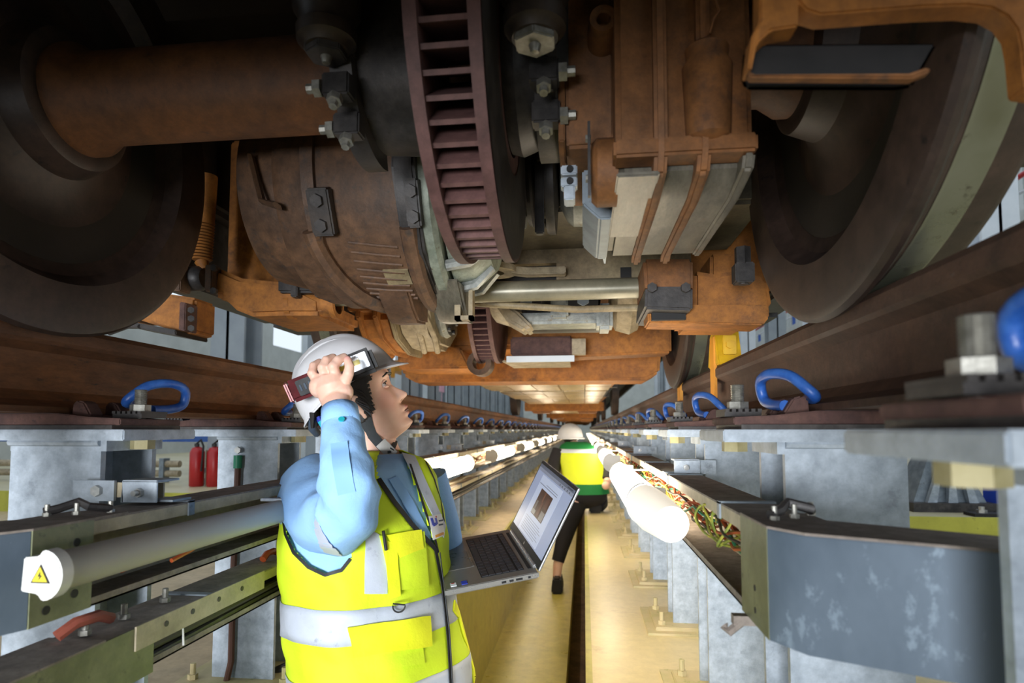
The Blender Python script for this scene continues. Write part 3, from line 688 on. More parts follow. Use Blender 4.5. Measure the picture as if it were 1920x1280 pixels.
# coupling between motor and gearbox
t = thing('shaft_coupling', 'pale steel shaft coupling between motor and gearbox', 'coupling', (-.1,1.42,.58))
c0 = (0,1.40,.585)
MB().lathe([(-.20,0),(-.20,.095),(-.175,.112),(-.135,.112),(-.13,.06),(-.13,0)],c0,'x',48).build('drum', alloy_m, t, smooth=True, angle=30)
MB().lathe([(-.085,0),(-.085,.06),(-.082,.125),(-.075,.128),(-.062,.128),(-.055,.06),(-.055,0)],c0,'x',48).build('flange', dark_m, t, smooth=True, angle=30)
MB().lathe([(-.125,0),(-.125,.105),(-.115,.11),(-.11,.105),(-.11,0)],c0,'x',48).build('flange', dark_m, t, smooth=True, angle=30)
MB().lathe([(-.05,0),(-.05,.07),(-.035,.100),(-.02,.112),(.02,.112),(.04,.10),(.04,0)],c0,'x',48).build('drum', alloy_m, t, smooth=True, angle=30)
for i in range(12):
    a = 2*PI*i/12
    MB().bolt((-.085,c0[1]+.105*math.cos(a),c0[2]+.105*math.sin(a)),(-1,0,0),.010,.012).build('bolt', dark_m, t)
MB().obox(V((-.092,1.30,.50)),V((1,0,0)),V((0,1,0)),V((0,0,1)),.02,.02,.16).build('balance_bar', dark_m, t, bevel=.003)

# ================================================================== GEARBOX (near)
t = thing('gearbox', 'big rusty brown gearbox with oily grey ribbed sump', 'gearbox', (.14,1.05,.36))
X0, X1 = .047, .232
prof = [(.84,1.14),(.84,.40),(.85,.388),(1.45,.55),(1.45,1.14)]
prof = [(.845,1.14),(.845,.372),(1.0,.50),(1.45,.60),(1.45,1.14)]
MB().prism(prof,'x',X0,X1).build('upper_casing', brown_m, t, bevel=.008)
sump = [(.862,.52),(.862,.372),(.885,.356),(.93,.347),(1.235,.350),(1.265,.362),(1.42,.46),(1.45,.62)]
MB().prism(sump,'x',X0+.003,X1-.003).build('sump', sump_m, t, bevel=.01)
MB().prism([(.828,.372),(.828,.398),(.87,.398),(.87,.372)],'x',X0-.004,X1+.002).build('split_flange', brown_m, t, bevel=.004)
for xr in (.107,.165):
    MB().prism([(.826,1.14),(.826,.378),(.845,.350),(.93,.338),(1.23,.341),(1.255,.333),(1.262,.350),(1.22,.36),(.88,.37),(.86,1.14)],'x',xr-.009,xr+.009).build('casing_rib', brown_m if xr > 0 else sump_m, t, bevel=.005)
MB().prism([(.832,.372),(.845,.352),(.93,.340),(1.235,.343),(1.24,.352),(.93,.352),(.87,.38)],'x',X1-.016,X1-.0).build('sump_rib', sump_m, t, bevel=.004)
MB().box(X0-.0,X0+.058,.832,1.10,.345,.352).build('drain_pad', sump_m, t, bevel=.002)
# left bearing cover slabs
MB().prism([(.93,1.14),(.93,.452),(.94,.44),(1.25,.46),(1.25,1.14)],'x',-.025,.050).build('bearing_housing', brown_m, t, bevel=.005)
MB().prism([(.925,1.14),(.925,.445),(.95,.436),(1.22,.452),(1.22,1.14)],'x',-.036,-.026).build('cover_plate', brown_m, t, bevel=.002)
p = at(1142,285,.86)
MB().lathe([(.012,0),(.014,.042),(.022,.050),(.052,.050),(.052,0)],(0,.92,p.z-.005),'x',36).build('side_boss', brown_m, t, smooth=True, angle=30)
MB().box(.008,.012,.865,.875,p.z-.06,p.z+.05).build('side_plate', dark_m, t)
for dz in (-.03,.03): MB().bolt((.013,.878,p.z+dz),(-1,0,0),.006,.008).build('bolt', stud_m, t)
p = at(1131,40,.88)
MB().lathe([(-.03,.0),(-.03,.010),(-.055,.010),(-.058,.012),(-.058,.020),(-.03,.023),(.05,.024)],(p.x,.93,p.z),'y',24).build('hollow_plug', brown_m, t, smooth=True, angle=30)
# grey bracket and connectors below-left
MB().prism([(-.0,.43),(.048,.43),(.048,.345),(.028,.345),(.012,.36),(-.0,.372)],'y',1.0,1.24).build('side_bracket', galvd_m, t, bevel=.003)
MB().add([(.010,1.02,.372),(.048,1.02,.372),(.048,1.30,.352),(.045,1.30,.352),(.010,1.05,.43),(.048,1.05,.43),(.048,1.32,.46),(.045,1.32,.46)],[(0,1,2,3),(4,7,6,5),(0,3,7,4),(1,5,6,2),(0,4,5,1),(3,2,6,7)]).build('side_web', galv_m, t)
for z in (.425,.405):
    MB().box(-.035,-.008,.985,1.01,z-.008,z+.008).build('connector_block', galv_m, t, bevel=.002)
    MB().tube([(-.020,.986,z),(-.020,.980,z)],.0055,12).build('connector_hole', black_m, t)
MB().box(-.030,-.012,.985,1.02,.375,.40).build('connector_block', galv_m, t, bevel=.002)
p = at(1330,85,.825)
MB().lathe([(p.z+.02,.012),(p.z+.005,.030),(p.z-.01,.028),(p.z-.02,.034),(p.z-.12,.030),(p.z-.14,.0)],(p.x,.845,0),'z',24).build('breather_boss', brown_m, t, smooth=True)
MB().tube([(p.x,.822,p.z+.015),(p.x+.004,.815,p.z+.03),(p.x+.012,.815,p.z+.04),(p.x+.006,.81,p.z+.055),(p.x+.03,.815,p.z+.062)],.0022,6).build('lock_wire', brown_m, t, smooth=True)
for z in (.70,.78): pass
# ================================================================== BOGIE FRAME
t = thing('bogie_frame', 'dusty orange and tan bogie frame spanning between the wheels', 'bogie frame', (XC,1.8,.45)); t_bf = t
MB().box(-.60,.42,1.42,1.80,.515,.95).build('crossbeam', mat('crossbeam_dark', mott=28, ma=0.32, c1=(74,70,58), c2=(88,80,64), c3=(60,54,46),scale=5,rough=.6), t, bevel=.01)
MB().box(-.46,-.30,1.73,1.76,.40,.515).box(-.075,.30,1.73,1.76,.40,.515).box(-.30,-.075,1.73,1.76,.475,.515).build('web_plate', tan_m, t)
MB().box(-.35,.30,1.76,1.80,.40,.52).build('recess_shade', black_m, t)  # black plate paints the opening in the web as dark
MB().box(.105,.135,1.725,1.735,.425,.455).build('slot', black_m, t)
# pull ring and link in the recess
q = MB(); c = at(925,507,1.66)
q.lathe([(-.008,.030),(-.008,.066),(.008,.066),(.008,.030)],c,'z',36,closed=True).build('pull_ring', cream_m, t, smooth=True, angle=30)
MB().prism([(c.x+.05,c.y-.02),(c.x+.095,c.y+.005),(c.x+.20,c.y+.005),(c.x+.20,c.y+.045),(c.x+.09,c.y+.045),(c.x+.05,c.y+.02)],'z',c.z-.012,c.z+.008).build('link', cream_m, t, bevel=.003)
# right side casting
def pp(Y, pts): 
    r = []
    for p in pts:
        a = at(p[0],p[1],Y); r.append((a.x,a.z))
    return r
MB().prism(pp(1.60,[(1300,505),(1340,512),(1385,505),(1440,520),(1450,575),(1440,590),(1300,590)]),'y',1.60,1.95).build('side_arm', paint_m, t, bevel=.012)
MB().prism(pp(1.52,[(1216,573),(1240,566),(1448,566),(1450,590),(1438,605),(1218,600)]),'y',1.55,1.66).build('lower_bar', paint_m, t, bevel=.004)
MB().box(*(lambda a,b:(a.x,b.x))(at(1225,570,1.5),at(1290,570,1.5)),1.535,1.552,at(1225,595,1.5).z,at(1225,575,1.5).z).build('bar_slot', black_m, t)
MB().prism(pp(1.50,[(1206,484),(1300,484),(1300,545),(1210,545)]),'y',1.50,1.72).build('bearing_block', MATS['rusty_brown_casing'], t, bevel=.008)
MB().prism(pp(1.50,[(1210,538),(1298,538),(1298,583),(1208,580)]),'y',1.49,1.74).build('bearing_cap', dark_m, t, bevel=.006)
for px in (1222,1285):
    p = at(px,540,1.48); MB().bolt(p,(0,-1,.0),.012,.010).build('bolt', dark_m, t)
MB().box(.30,.55,1.86,1.95,.40,.95).build('side_beam', paint_m, t, bevel=.01)
MB().prism(pp(1.62,[(1335,470),(1405,470),(1405,520),(1335,520)]),'y',1.64,1.80).build('side_lug', paint_m, t, bevel=.008)
# hanger bolt on right
p = at(1393,505,1.42)
MB().tube([p+V((0,0,-.035)),p+V((0,0,.05))],.011,10).tube([p+V((0,0,.0)),p+V((0,0,.05))],.018,6).build('hanger_bolt', dark_m, t)
MB().obox(p+V((.0,0,-.01)),V((1,0,0)),V((0,1,0)),V((0,0,1)),.042,.04,.045).build('hanger_block', dark_m, t, bevel=.003)
# left side arm
MB().prism(pp(1.62,[(404,500),(450,520),(530,528),(560,540),(600,560),(600,590),(520,590),(470,592),(440,580),(415,556),(396,556)]),'y',1.62,1.92).build('side_arm', paint_m, t, bevel=.012)
MB().prism(pp(1.62,[(400,512),(540,500),(620,510),(620,535),(540,530),(450,524)]),'y',1.80,1.95).build('upper_rib', paint_m, t, bevel=.008)
MB().box(-1.15,-.50,1.84,1.98,.44,.95).build('side_beam', paint_m, t, bevel=.01)
a = at(535,566,1.62); b = at(625,566,1.62)
MB().lathe([(a.x,.0),(a.x,.036),(b.x,.036),(b.x,.030),(b.x-.01,.030)],(0,1.66,a.z),'x',28).build('sleeve', paint_m, t, smooth=True, angle=30)
for x in (a.x, b.x-.01): MB().lathe([(x-.008,.030),(x-.008,.042),(x+.008,.042),(x+.008,.030)],(0,1.66,a.z),'x',28,closed=True).build('sleeve_collar', paint_m, t, smooth=True, angle=30)
for px in (555,600):
    p = at(px,548,1.60); MB().obox(p,V((1,0,0)),V((0,1,0)),V((0,0,1)),.02,.03,.03).build('clamp_lug', dark_m, t, bevel=.003)
MB().prism(pp(1.60,[(520,520),(608,520),(612,548),(520,548)]),'y',1.60,1.80).build('clamp_top', dark_m, t, bevel=.006)
# far transverse end beam
MB().prism([(-1.0,.30),(-.93,.262),(.33,.262),(.40,.30),(.42,.52),(-1.02,.52)],'y',3.30,3.62).build('end_beam', paint_m, t, bevel=.015)
MB().box(-1.0,.42,3.0,3.32,.40,.60).build('end_beam_web', paint_m, t, bevel=.02)
MB().prism([(-.92,.30),(-.55,.30),(-.60,.40),(-.92,.52)],'y',2.95,3.3).build('end_gusset', paint_m, t, bevel=.01)
MB().prism([(-.20,.33),(.40,.35),(.40,.50),(-.20,.50)],'y',2.85,3.0).build('cross_web', paint_m, t, bevel=.01)
# cross tube
t2_ = thing('cross_tube', 'long smooth grey-olive tube running across under the motor', 'tube', (-.3,1.68,.38))
a = at(612,556,1.68); b = at(1212,539,1.68)
MB().tube([a, b],.0285,28).build('tube', mat('tube_olive', mott=40, ma=0.1, c1=(120,116,98), c2=(136,130,110),scale=6,rough=.35,metal=.2,bump=.03), t2_, smooth=True)
MB().tube([at(860,566,1.72),at(950,572,1.72),at(1080,580,1.72),at(1210,576,1.72)],.010,10).build('brake_hose', tan_m, t2_, smooth=True)
# left hanging box outside the wheel
for sx in (-1,1):
    x = XC+sx*1.02
    MB().prism([(.45,.62),(.8,.60),(1.3,.46),(2.5,.46),(2.9,.60),(3.3,.62),(3.3,.80),(2.5,.72),(1.3,.72),(.45,.80)],'x',x-.07,x+.07).build('side_frame', dark_m, t_bf, bevel=.015)
    for yy in (YW1,YW2): MB().box(x-.09,x+.09,yy-.14,yy+.14,.46,.80).build('axle_box', dark_m, t_bf, bevel=.02)
    MB().box(x-.12,x+.12,1.5,2.2,.72,1.15).build('air_spring', grease_m, t_bf, bevel=.02)
t = thing('brake_box', 'orange brake box with dark bolted flange outside the left wheel', 'box', tuple(at(300,590,1.75)))
MB().prism(pp(1.75,[(282,545),(366,558),(364,622),(345,626),(262,600),(230,600)]),'y',1.75,1.86).build('body', paint_m, t, bevel=.008)
MB().prism(pp(1.74,[(238,602),(345,622),(346,632),(240,612)]),'y',1.70,1.86).build('lower_plate', grease_m, t, bevel=.003)
MB().prism(pp(1.74,[(352,570),(364,572),(362,624),(350,622)]),'y',1.70,1.76).build('flange', cast_m, t, bevel=.003)
for py in (582,598,616): MB().bolt(at(359,py,1.70),(.5,-1,0),.010,.012).build('bolt', dark_m, t)
MB().tube([at(205,625,1.75),at(240,612,1.74),at(262,612,1.70)],.007,8).build('pipe', dark_m, t, smooth=True)
# damper
t = thing('vertical_damper', 'rusty orange threaded damper rod between left wheel and motor', 'damper', tuple(at(382,420,1.66)))
a = at(388,330,1.66); b = at(378,490,1.66)
pr = []
MB().cyl(a, at(383,420,1.66),.030,.028,20).build('upper_rod', paint_m, t, smooth=True)
for i in range(13):
    p = at(383-.4*i,418+5.6*i,1.66); q_ = at(383-.4*(i+.5),418+5.6*(i+.5),1.66)
    MB().cyl(p,q_,.030,.026,18).build('ring', paint_m, t, smooth=True)
MB().cyl(at(378,490,1.66),at(384,505,1.66),.020,.012,12).build('neck', paint_m, t, smooth=True)
c = at(366,522,1.66)
MB().lathe([(-.03,0),(-.03,.028),(-.02,.036),(.02,.036),(.03,.028),(.03,0)],c,'x',24).build('bush', dark_m, t, smooth=True)
for px in (342,400): MB().obox(at(px,524,1.62),V((1,0,0)),V((0,1,0)),V((0,0,1)),.022,.05,.075).build('clevis', MATS['motor_brown'], t, bevel=.003)
for py in (503,546): MB().bolt(at(403,py,1.58),(0,-1,0),.010,.01).build('bolt', dark_m, t)

# top right brake support around the wheel
t = thing('guard_frame', 'orange arched guard frame over the top of the right wheel', 'frame', tuple(at(1700,20,.60)))
MB().prism(pp(.60,[(1424,-60),(1980,-60),(1980,172),(1922,165),(1915,90),(1908,55),(1890,30),(1860,14),(1815,9),(1730,12),(1540,27),(1512,18),(1498,2),(1498,48),(1446,56),(1420,80),(1410,130),(1402,130),(1410,66),(1424,40)]),'y',.60,.625).build('arch', paint_m, t, bevel=.006)
MB().prism(pp(.60,[(1408,64),(1440,50),(1790,46),(1740,132),(1706,138),(1412,138),(1404,120)]),'y',.626,.632).build('pocket_shade', black_m, t, bevel=.006)  # black sheet standing in for the shade inside the pocket
MB().prism(pp(.60,[(1404,128),(1412,138),(1706,136),(1742,124),(1748,132),(1712,146),(1405,144)]),'y',.60,.612).build('pocket_lip', brown_m, t, bevel=.003)

# ================================================================== SECOND AXLE: gearbox, motor, clamps
t = thing('gearbox', 'orange and pale ribbed gearbox behind the white helmet', 'gearbox', (-.75,2.7,.36))
XA, XB = -.93, -.62
MB().prism([(2.38,1.1),(2.38,.46),(2.46,.385),(2.62,.345),(2.80,.355),(3.0,.45),(3.0,1.1)],'x',XA,-.77).build('upper_casing', paint_m, t, bevel=.02)
MB().prism([(2.40,1.1),(2.40,.47),(2.47,.40),(2.62,.358),(2.80,.365),(2.98,.46),(2.98,1.1)],'x',-.77,XB).build('sump', cream_m, t, bevel=.02)
for x in (-.90,-.83,-.765): MB().prism([(2.35,1.0),(2.35,.45),(2.44,.368),(2.62,.328),(2.82,.338),(2.82,.38),(2.45,.46),(2.42,1.0)],'x',x-.010,x+.010).build('casing_rib', paint_m if x<-.8 else tan_m, t, bevel=.005)
MB().box(-.94,-.765,2.34,2.42,.475,.505).build('split_flange', paint_m, t, bevel=.005)
for x in (-.71,-.65): MB().tube([(x-.05,2.37,.62),(x,2.38,.50),(x+.03,2.50,.39),(x+.01,2.64,.345)],.014,8).build('casing_rib', cream_m, t, smooth=True)
MB().lathe([(-.62,0),(-.62,.15),(-.60,.16),(-.58,.15),(-.58,0)],(0,2.62,.56),'x',32).build('bearing_cover', alloy_m, t, smooth=True, angle=30)
for i in range(10):
    a = 2*PI*i/10; MB().bolt((-.58,2.62+.135*math.cos(a),.56+.135*math.sin(a)),(1,0,0),.010,.012).build('bolt', dark_m, t)
MB().lathe([(-1.0,0),(-1.0,.09),(-.95,.10),(-.93,.10)],(0,2.2,.62),'x',24).build('side_boss', paint_m, t, smooth=True)
t = thing('traction_motor', 'pale cream motor and caliper unit under the second axle', 'motor', (-.1,2.5,.4))
YN, ZN = 2.30, .60
MB().lathe([(-.22,0),(-.22,.20),(-.20,.215),(.06,.215),(.06,0)],(0,YN,ZN-.02),'x',48).build('body', dark_m, t, smooth=True, angle=35)
MB().lathe([(.10,0),(.10,.16),(.12,.20),(.17,.215),(.20,.20),(.215,.13),(.215,0)],(0,YN,ZN-.03),'x',48).build('end_bell', cream_m, t, smooth=True, angle=35)
MB().lathe([(-.345,0),(-.345,.15),(-.33,.17),(-.27,.19),(-.22,.19)],(0,YN,ZN-.02),'x',48).build('end_bell', cream_m, t, smooth=True, angle=35)
MB().box(-.23,.07,2.10,2.24,.365,.405).build('caliper_bridge', alloy_m, t, bevel=.01)
MB().box(-.11,-.05,2.06,2.14,.38,.455).build('caliper_neck', alloy_m, t, bevel=.008)
MB().box(.045,.10,2.08,2.2,.34,.43).build('caliper_end', alloy_m, t, bevel=.012)
MB().prism([(-.28,.44),(-.22,.40),(-.17,.35),(-.20,.335),(-.26,.37),(-.31,.44)],'y',2.05,2.2).build('caliper_arm', cream_m, t, bevel=.01)
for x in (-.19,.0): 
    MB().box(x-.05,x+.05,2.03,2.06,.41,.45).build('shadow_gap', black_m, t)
    MB().bolt((x,2.03,.43),(0,-1,0),.022,.01).build('bolt', galvd_m, t)
t = thing('equipment_bracket', 'dusty box bracket with white lip under the second axle', 'bracket', (-.2,3,.33))
MB().box(-.33,-.05,2.75,3.0,.335,.42).build('box', cast_m, t, bevel=.008)
MB().prism([(-.36,2.70),(-.06,2.70),(-.06,2.98),(-.34,2.98)],'z',.30,.308).build('lower_plate', cream_m, t, bevel=.002)
MB().box(-.34,-.04,2.69,2.70,.298,.325).build('white_lip', hcolw_m, t)
MB().box(-.05,.01,2.70,2.74,.33,.40).build('white_tab', cream_m, t)
MB().lathe([(-.05,.030),(-.05,.055),(.05,.055),(.05,.030)],(-.46,2.72,.295),'y',24,closed=True).build('pipe_stub', motor_m, t, smooth=True, angle=30)

# ================================================================== UNDERFLOOR EQUIPMENT
t = thing('underfloor_box', 'unseen light-blocking box added above and behind the viewpoint', 'equipment box', (XC,-2,.25))
MB().box(XC-.95,XC+.95,-4.5,-.02,.25,1.15).build('casing', underf_m, t, bevel=.01)  # unseen box added to keep light off the upper undercarriage
for i in range(11):
    y0 = 3.95+1.9*i; y1 = y0+1.45; z = .335+.02*(i%3)
    t = thing('underfloor_box', 'pale panelled underfloor equipment box, nearest beyond the bogie' if i==0 else ('panelled underfloor equipment box, second beyond the bogie' if i==1 else 'distant underfloor equipment box'), 'equipment box', (XC,y0,z), None if i<2 else 'distant underfloor boxes')
    MB().prism([(-.93,.47),(-.83,z+.02),(.23,z+.02),(.33,.47),(.33,1.15),(-.93,1.15)],'y',y0,y1).build('casing', paint_m if i%2==0 else underf_m, t, bevel=.01)
    nx, ny = 5, 3
    for a in range(nx):
        for b in range(ny):
            xa = -.81+a*.206; ya = y0+.02+b*(y1-y0-.03)/ny
            MB().box(xa,xa+.198,ya,ya+(y1-y0-.03)/ny-.01,z+.006+.002*((a+b)%2),z+.021).build('panel', panel_m, t)
    MB().box(-.9,.3,y1+.1,y1+.2,z+.04,.95).build('pipe_frame', grease_m, t)
for i in range(6):
    y = 9.6+5.5*i
    t = thing('brake_gear', 'distant rusty cluster of brake gear under the train', 'brake gear', (XC,y,.4), 'distant brake gear clusters')
    for sx in (-1,1):
        MB().lathe([(sx*.02,.0),(sx*.02,.40),(sx*.12,.40),(sx*.12,.0)],(XC+sx*.70,y,.62),'x',32).build('wheel', wheel_m, t, smooth=True, angle=30)
        MB().box(XC+sx*.35-.15,XC+sx*.35+.15,y-.2,y+.2,.25,.9).build('gear_case', brown_m, t, bevel=.02)
    MB().box(XC-.6,XC+.6,y-.3,y-.2,.28,.42).build('beam', paint_m, t, bevel=.01)

# ================================================================== WHEEL STOP (yellow)
t = thing('wheel_stop', 'yellow wheel chock clamped on the right rail by the far wheel', 'wheel stop', (XRR,2.05,.2))
MB().box(.415,.425,2.02,2.08,.10,.30).build('side_plate', hy_m, t, bevel=.002)
MB().prism([(1.98,.205),(2.14,.205),(2.10,.31),(2.03,.335)],'x',.42,.495).build('wedge', mat('chock_yellow',(226,184,30),(206,160,30),(120,90,40),scale=12,rough=.5,lo3=.64,hi3=.72), t, bevel=.004)
MB().box(.435,.475,1.972,1.985,.235,.295).build('front_plate', MATS['chock_yellow'], t, bevel=.002)
MB().bolt((.455,1.972,.265),(0,-1,0),.014,.012).build('bolt', MATS['chock_yellow'], t)
t = thing('rail_tag', 'small yellow clip on the right rail beneath the far wheel', 'tag', (.41,2.72,.17))
MB().box(.412,.424,2.70,2.78,.125,.205).box(.412,.45,2.70,2.78,.2035,.207).build('clip', hy_m, t)

# ================================================================== MAN WITH LAPTOP
skin_m = mat('skin', (236,194,174), (228,182,160), scale=14, rough=.5, bump=.03, bscale=300, sss=.15)
hair_m = mat('hair', (26,22,22), (40,34,32), scale=60, rough=.5, stretch=(1,1,.3))
shirt_m = mat('shirt_blue', (140,186,240), (152,196,244), scale=5, rough=.85, bump=.7, bscale=22)
vest_m = mat('vest_lime', (206,232,30), (214,240,44), scale=5, rough=.75, bump=.8, bscale=13)
vesty_m = mat('vest_yellow', (228,234,20), (236,240,40), scale=5, rough=.75, bump=.8, bscale=13)
band_m = mat('reflective_grey', (182,190,204), (194,202,214), (164,172,188), scale=6, rough=.45, bump=.5, bscale=20)
pipe_m = mat('black_trim', (14,15,17), (22,23,25), scale=30, rough=.6)
trou_m = mat('navy_trousers', (30,36,56), (36,42,64), scale=10, rough=.85)
hat_m = mat('hat_white', (226,226,228), (214,214,218), (190,190,192), scale=6, rough=.35, bump=.02, lo3=.66, hi3=.72, scale3=18)
strap_m = mat('strap_grey', (58,62,66), (66,70,74), scale=60, rough=.8)

hp = at(679,747,1.50)
vd = hp.normalized(); HR = vd.cross(V((0,0,1))).normalized(); HU = HR.cross(vd).normalized()
PXM = F/hp.dot(cF)
hf = (HR*.889+HU*.457).normalized(); hu = (-HR*.457+HU*.889).normalized()
# a slight turn of the head towards the camera
tw = math.radians(6); hl = -vd
hf = (hf*math.cos(tw)+hl*math.sin(tw)).normalized(); hl = hu.cross(hf)*-1
if hl.dot(vd) > 0: hl = -hl
def H(f, l, u): return hp+hf*f+hl*l+hu*u
base_t = [(-.128,.035),(-.12,.062),(-.110,.074),(-.10,.077),(-.09,.077),(-.07,.078),(-.05,.079),(-.03,.079),(0,.077),(.015,.081),(.03,.087),(.06,.087),(.09,.077),(.115,.045),(.13,.0)]
nose_t = [(-.056,0),(-.052,.004),(-.048,.013),(-.043,.026),(-.036,.029),(-.030,.025),(-.02,.018),(-.01,.010),(0,.005),(.01,.004),(.02,.002),(.03,0)]
nsig_t = [(-.056,.015),(-.045,.017),(-.036,.017),(-.028,.013),(-.01,.008),(.01,.008),(.03,.01)]
lip_t = [(-.098,0),(-.092,.002),(-.087,.010),(-.082,.015),(-.077,.010),(-.0745,.002),(-.072,.010),(-.067,.018),(-.062,.012),(-.058,.005),(-.054,0)]
chin_t = [(-.126,.0),(-.118,.010),(-.108,.014),(-.098,.007),(-.09,.0)]
back_t = [(-.128,-.02),(-.11,-.045),(-.08,-.066),(-.05,-.083),(0,-.098),(.05,-.100),(.09,-.080),(.115,-.045),(.13,0)]
wid_t = [(-.128,.018),(-.12,.038),(-.105,.053),(-.085,.064),(-.06,.071),(-.03,.074),(0,.076),(.04,.078),(.08,.068),(.11,.042),(.13,.0)]
def head_mesh():
    nU, nT = 110, 120; vs = []; fs = []
    for i in range(nU+1):
        u = -.128+.258*i/nU
        b = lin(base_t,u); k = lin(back_t,u); wd = max(lin(wid_t,u),1e-4); mid = (b+k)/2; hd = (b-k)/2
        for j in range(nT):
            a = 2*PI*j/nT; c, s_ = math.cos(a), math.sin(a)
            e = 2/2.35
            f = mid+hd*math.copysign(abs(c)**e, c); l = wd*math.copysign(abs(s_)**e, s_)
            if c > 0:
                al = abs(l)
                f += lin(nose_t,u)*math.exp(-(al/lin(nsig_t,u))**2)
                f += lin(lip_t,u)*math.exp(-(al/.021)**2.4)
                f += lin(chin_t,u)*math.exp(-(al/.024)**2)
                f -= .0105*math.exp(-((al-.031)/.017)**2-((u-.008)/.012)**2)
                f += .004*math.exp(-((al-.030)/.022)**2-((u-.032)/.008)**2)
                f += .004*math.exp(-((al-.042)/.02)**2-((u+.035)/.022)**2)
                # nostril
                f -= .012*math.exp(-((al-.009)/.0045)**2-((u+.048)/.004)**2)
            vs.append(H(f,l,u))
    for i in range(nU):
        for j in range(nT): fs.append((i*nT+j,i*nT+(j+1)%nT,(i+1)*nT+(j+1)%nT,(i+1)*nT+j))
    fs.append(tuple(range(nT-1,-1,-1))); fs.append(tuple(range(nU*nT,(nU+1)*nT)))
    return vs, fs
hv, hfs = head_mesh()
man = thing('person', 'man in white hard hat and lime vest looking up beside an open laptop', 'person', (-.47,1.5,ZP))
body = MB(); body.add(hv, hfs)
# ear (near side)
for sg in (1,-1):
    body.tube([H(-.006,sg*.072,-.045),H(-.004,sg*.078,-.035),H(-.010,sg*.083,-.015),H(-.016,sg*.084,.0),H(-.006,sg*.082,.012),H(.004,sg*.078,.008)],[.007,.008,.007,.007,.006,.005],8)
# neck
nb = at(712,880,1.52)
body.tube([H(-.03,0,-.02),H(-.026,0,-.08),(H(-.03,0,-.10)+nb)/2+V((0,0,.0)),nb,nb+V((-.01,.01,-.10))],[.058,.060,.064,.075,.10],24)
# trunk and legs beneath the clothes
body.tube([at(705,900,1.50),at(695,960,1.48),at(690,1080,1.47),at(700,1200,1.47),at(712,1290,1.47),V((-.48,1.48,-.70))],[.10,.12,.13,.135,.13,.11],24)
for dx, dy in ((-.0,-.10),(.0,.10)):
    body.tube([V((-.44+dx,1.52+dy,-.66)),V((-.40,1.52+dy,-.98)),V((-.42,1.52+dy,-1.30))],[.085,.06,.042],16)
    body.tube([V((-.45,1.52+dy,ZP+.05)),V((-.38,1.50+dy,ZP+.04)),V((-.30,1.49+dy,ZP+.03))],[.035,.035,.025],12)
# right arm (near side)
SH = at(598,930,1.40); EL = at(652,958,1.17); WR = at(636,768,1.235)
body.tube([SH, EL],[.05,.036],16); body.tube([EL,(EL+WR)/2,WR],[.036,.034,.028],16)
# right hand round the torch
pl = at(625,730,1.285)
toC = -vd
def A(px, py, d=0): # point on the hand: pixel plus offset towards the camera
    p = at(px,py,1.275); return p+toC*d
hand = MB()
hand.tube([at(637,785,1.222),at(634,765,1.238),A(630,748,.012),A(622,725,.012),A(620,708,.006)],[.031,.029,.033,.036,.030],20,ell=.8,up=(.0,-1,.0))
hand.ball(A(644,735,.012),.022,14); hand.ball(A(602,725,.004),.026,14)
fing = [([(648,715,.014),(654,700,.022),(656,688,.021),(652,675,.018)],[.0125,.0115,.0105,.0088]),
        ([(630,705,.012),(626,688,.022),(634,676,.012),(645,669,-.002)],[.0125,.0118,.0108,.0092]),
        ([(612,708,.010),(606,690,.018),(612,676,.008),(624,669,-.012)],[.0125,.0115,.0105,.0090]),
        ([(596,715,.004),(586,700,.012),(588,686,.002),(598,678,-.016)],[.0118,.0105,.0098,.0085])]
for pts, rs in fing: hand.tube([A(*p) for p in pts], rs, 12); hand.ball(A(*pts[-1]), rs[-1], 10); hand.ball(A(*pts[1]), rs[1]*1.06, 10); hand.ball(A(*pts[2]), rs[2]*1.04, 10)
# thumb behind the torch
th = [(606,740,-.010),(620,738,-.034),(640,722,-.05),(652,712,-.052)]
hand.tube([A(*p) for p in th],[.016,.014,.012,.010],12)
body.v_off = None
o_ = len(body.v); body.v += hand.v; body.f += [tuple(i+o_ for i in f) for f in hand.f]
# left arm under the laptop
LO = V((-.11156415,1.49214904,-.34041506)); La = V((-.32453262,.9320361,.16120571)); Lb = V((-.94209431,-.30328473,-.14309675)); Ln = V((-.0844801,-.19831054,.9764917)); Ls = V((.44206473,-.00121696,.89698233))
LS = at(800,905,1.66); LE = at(838,1075,1.74); LW = LO+Lb*.15+La*.19-Ln*.045
body.tube([LS,LE],[.052,.045],16); body.tube([LE,LW],[.043,.029],16)
pc = LO+Lb*.11+La*.17-Ln*.032
body.tube([LW,pc,LO+Lb*.075+La*.16-Ln*.028],[.028,.034,.028],14,ell=.7,up=tuple(Ln))
for i in range(4):
    q0 = LO+Lb*(.085-.0*i)+La*(.135+.022*i)-Ln*.028
    q1 = q0-Lb*.035-La*(.02-.008*i)+Ln*.006; q2 = q1-Lb*.026+Ln*.010
    body.tube([q0,q1,q2],[.0115,.0105,.0085],10)
body.tube([pc-La*.02,pc-La*.055+Lb*.01+Ln*.005,pc-La*.085+Lb*.01+Ln*.016],[.014,.012,.010],10)

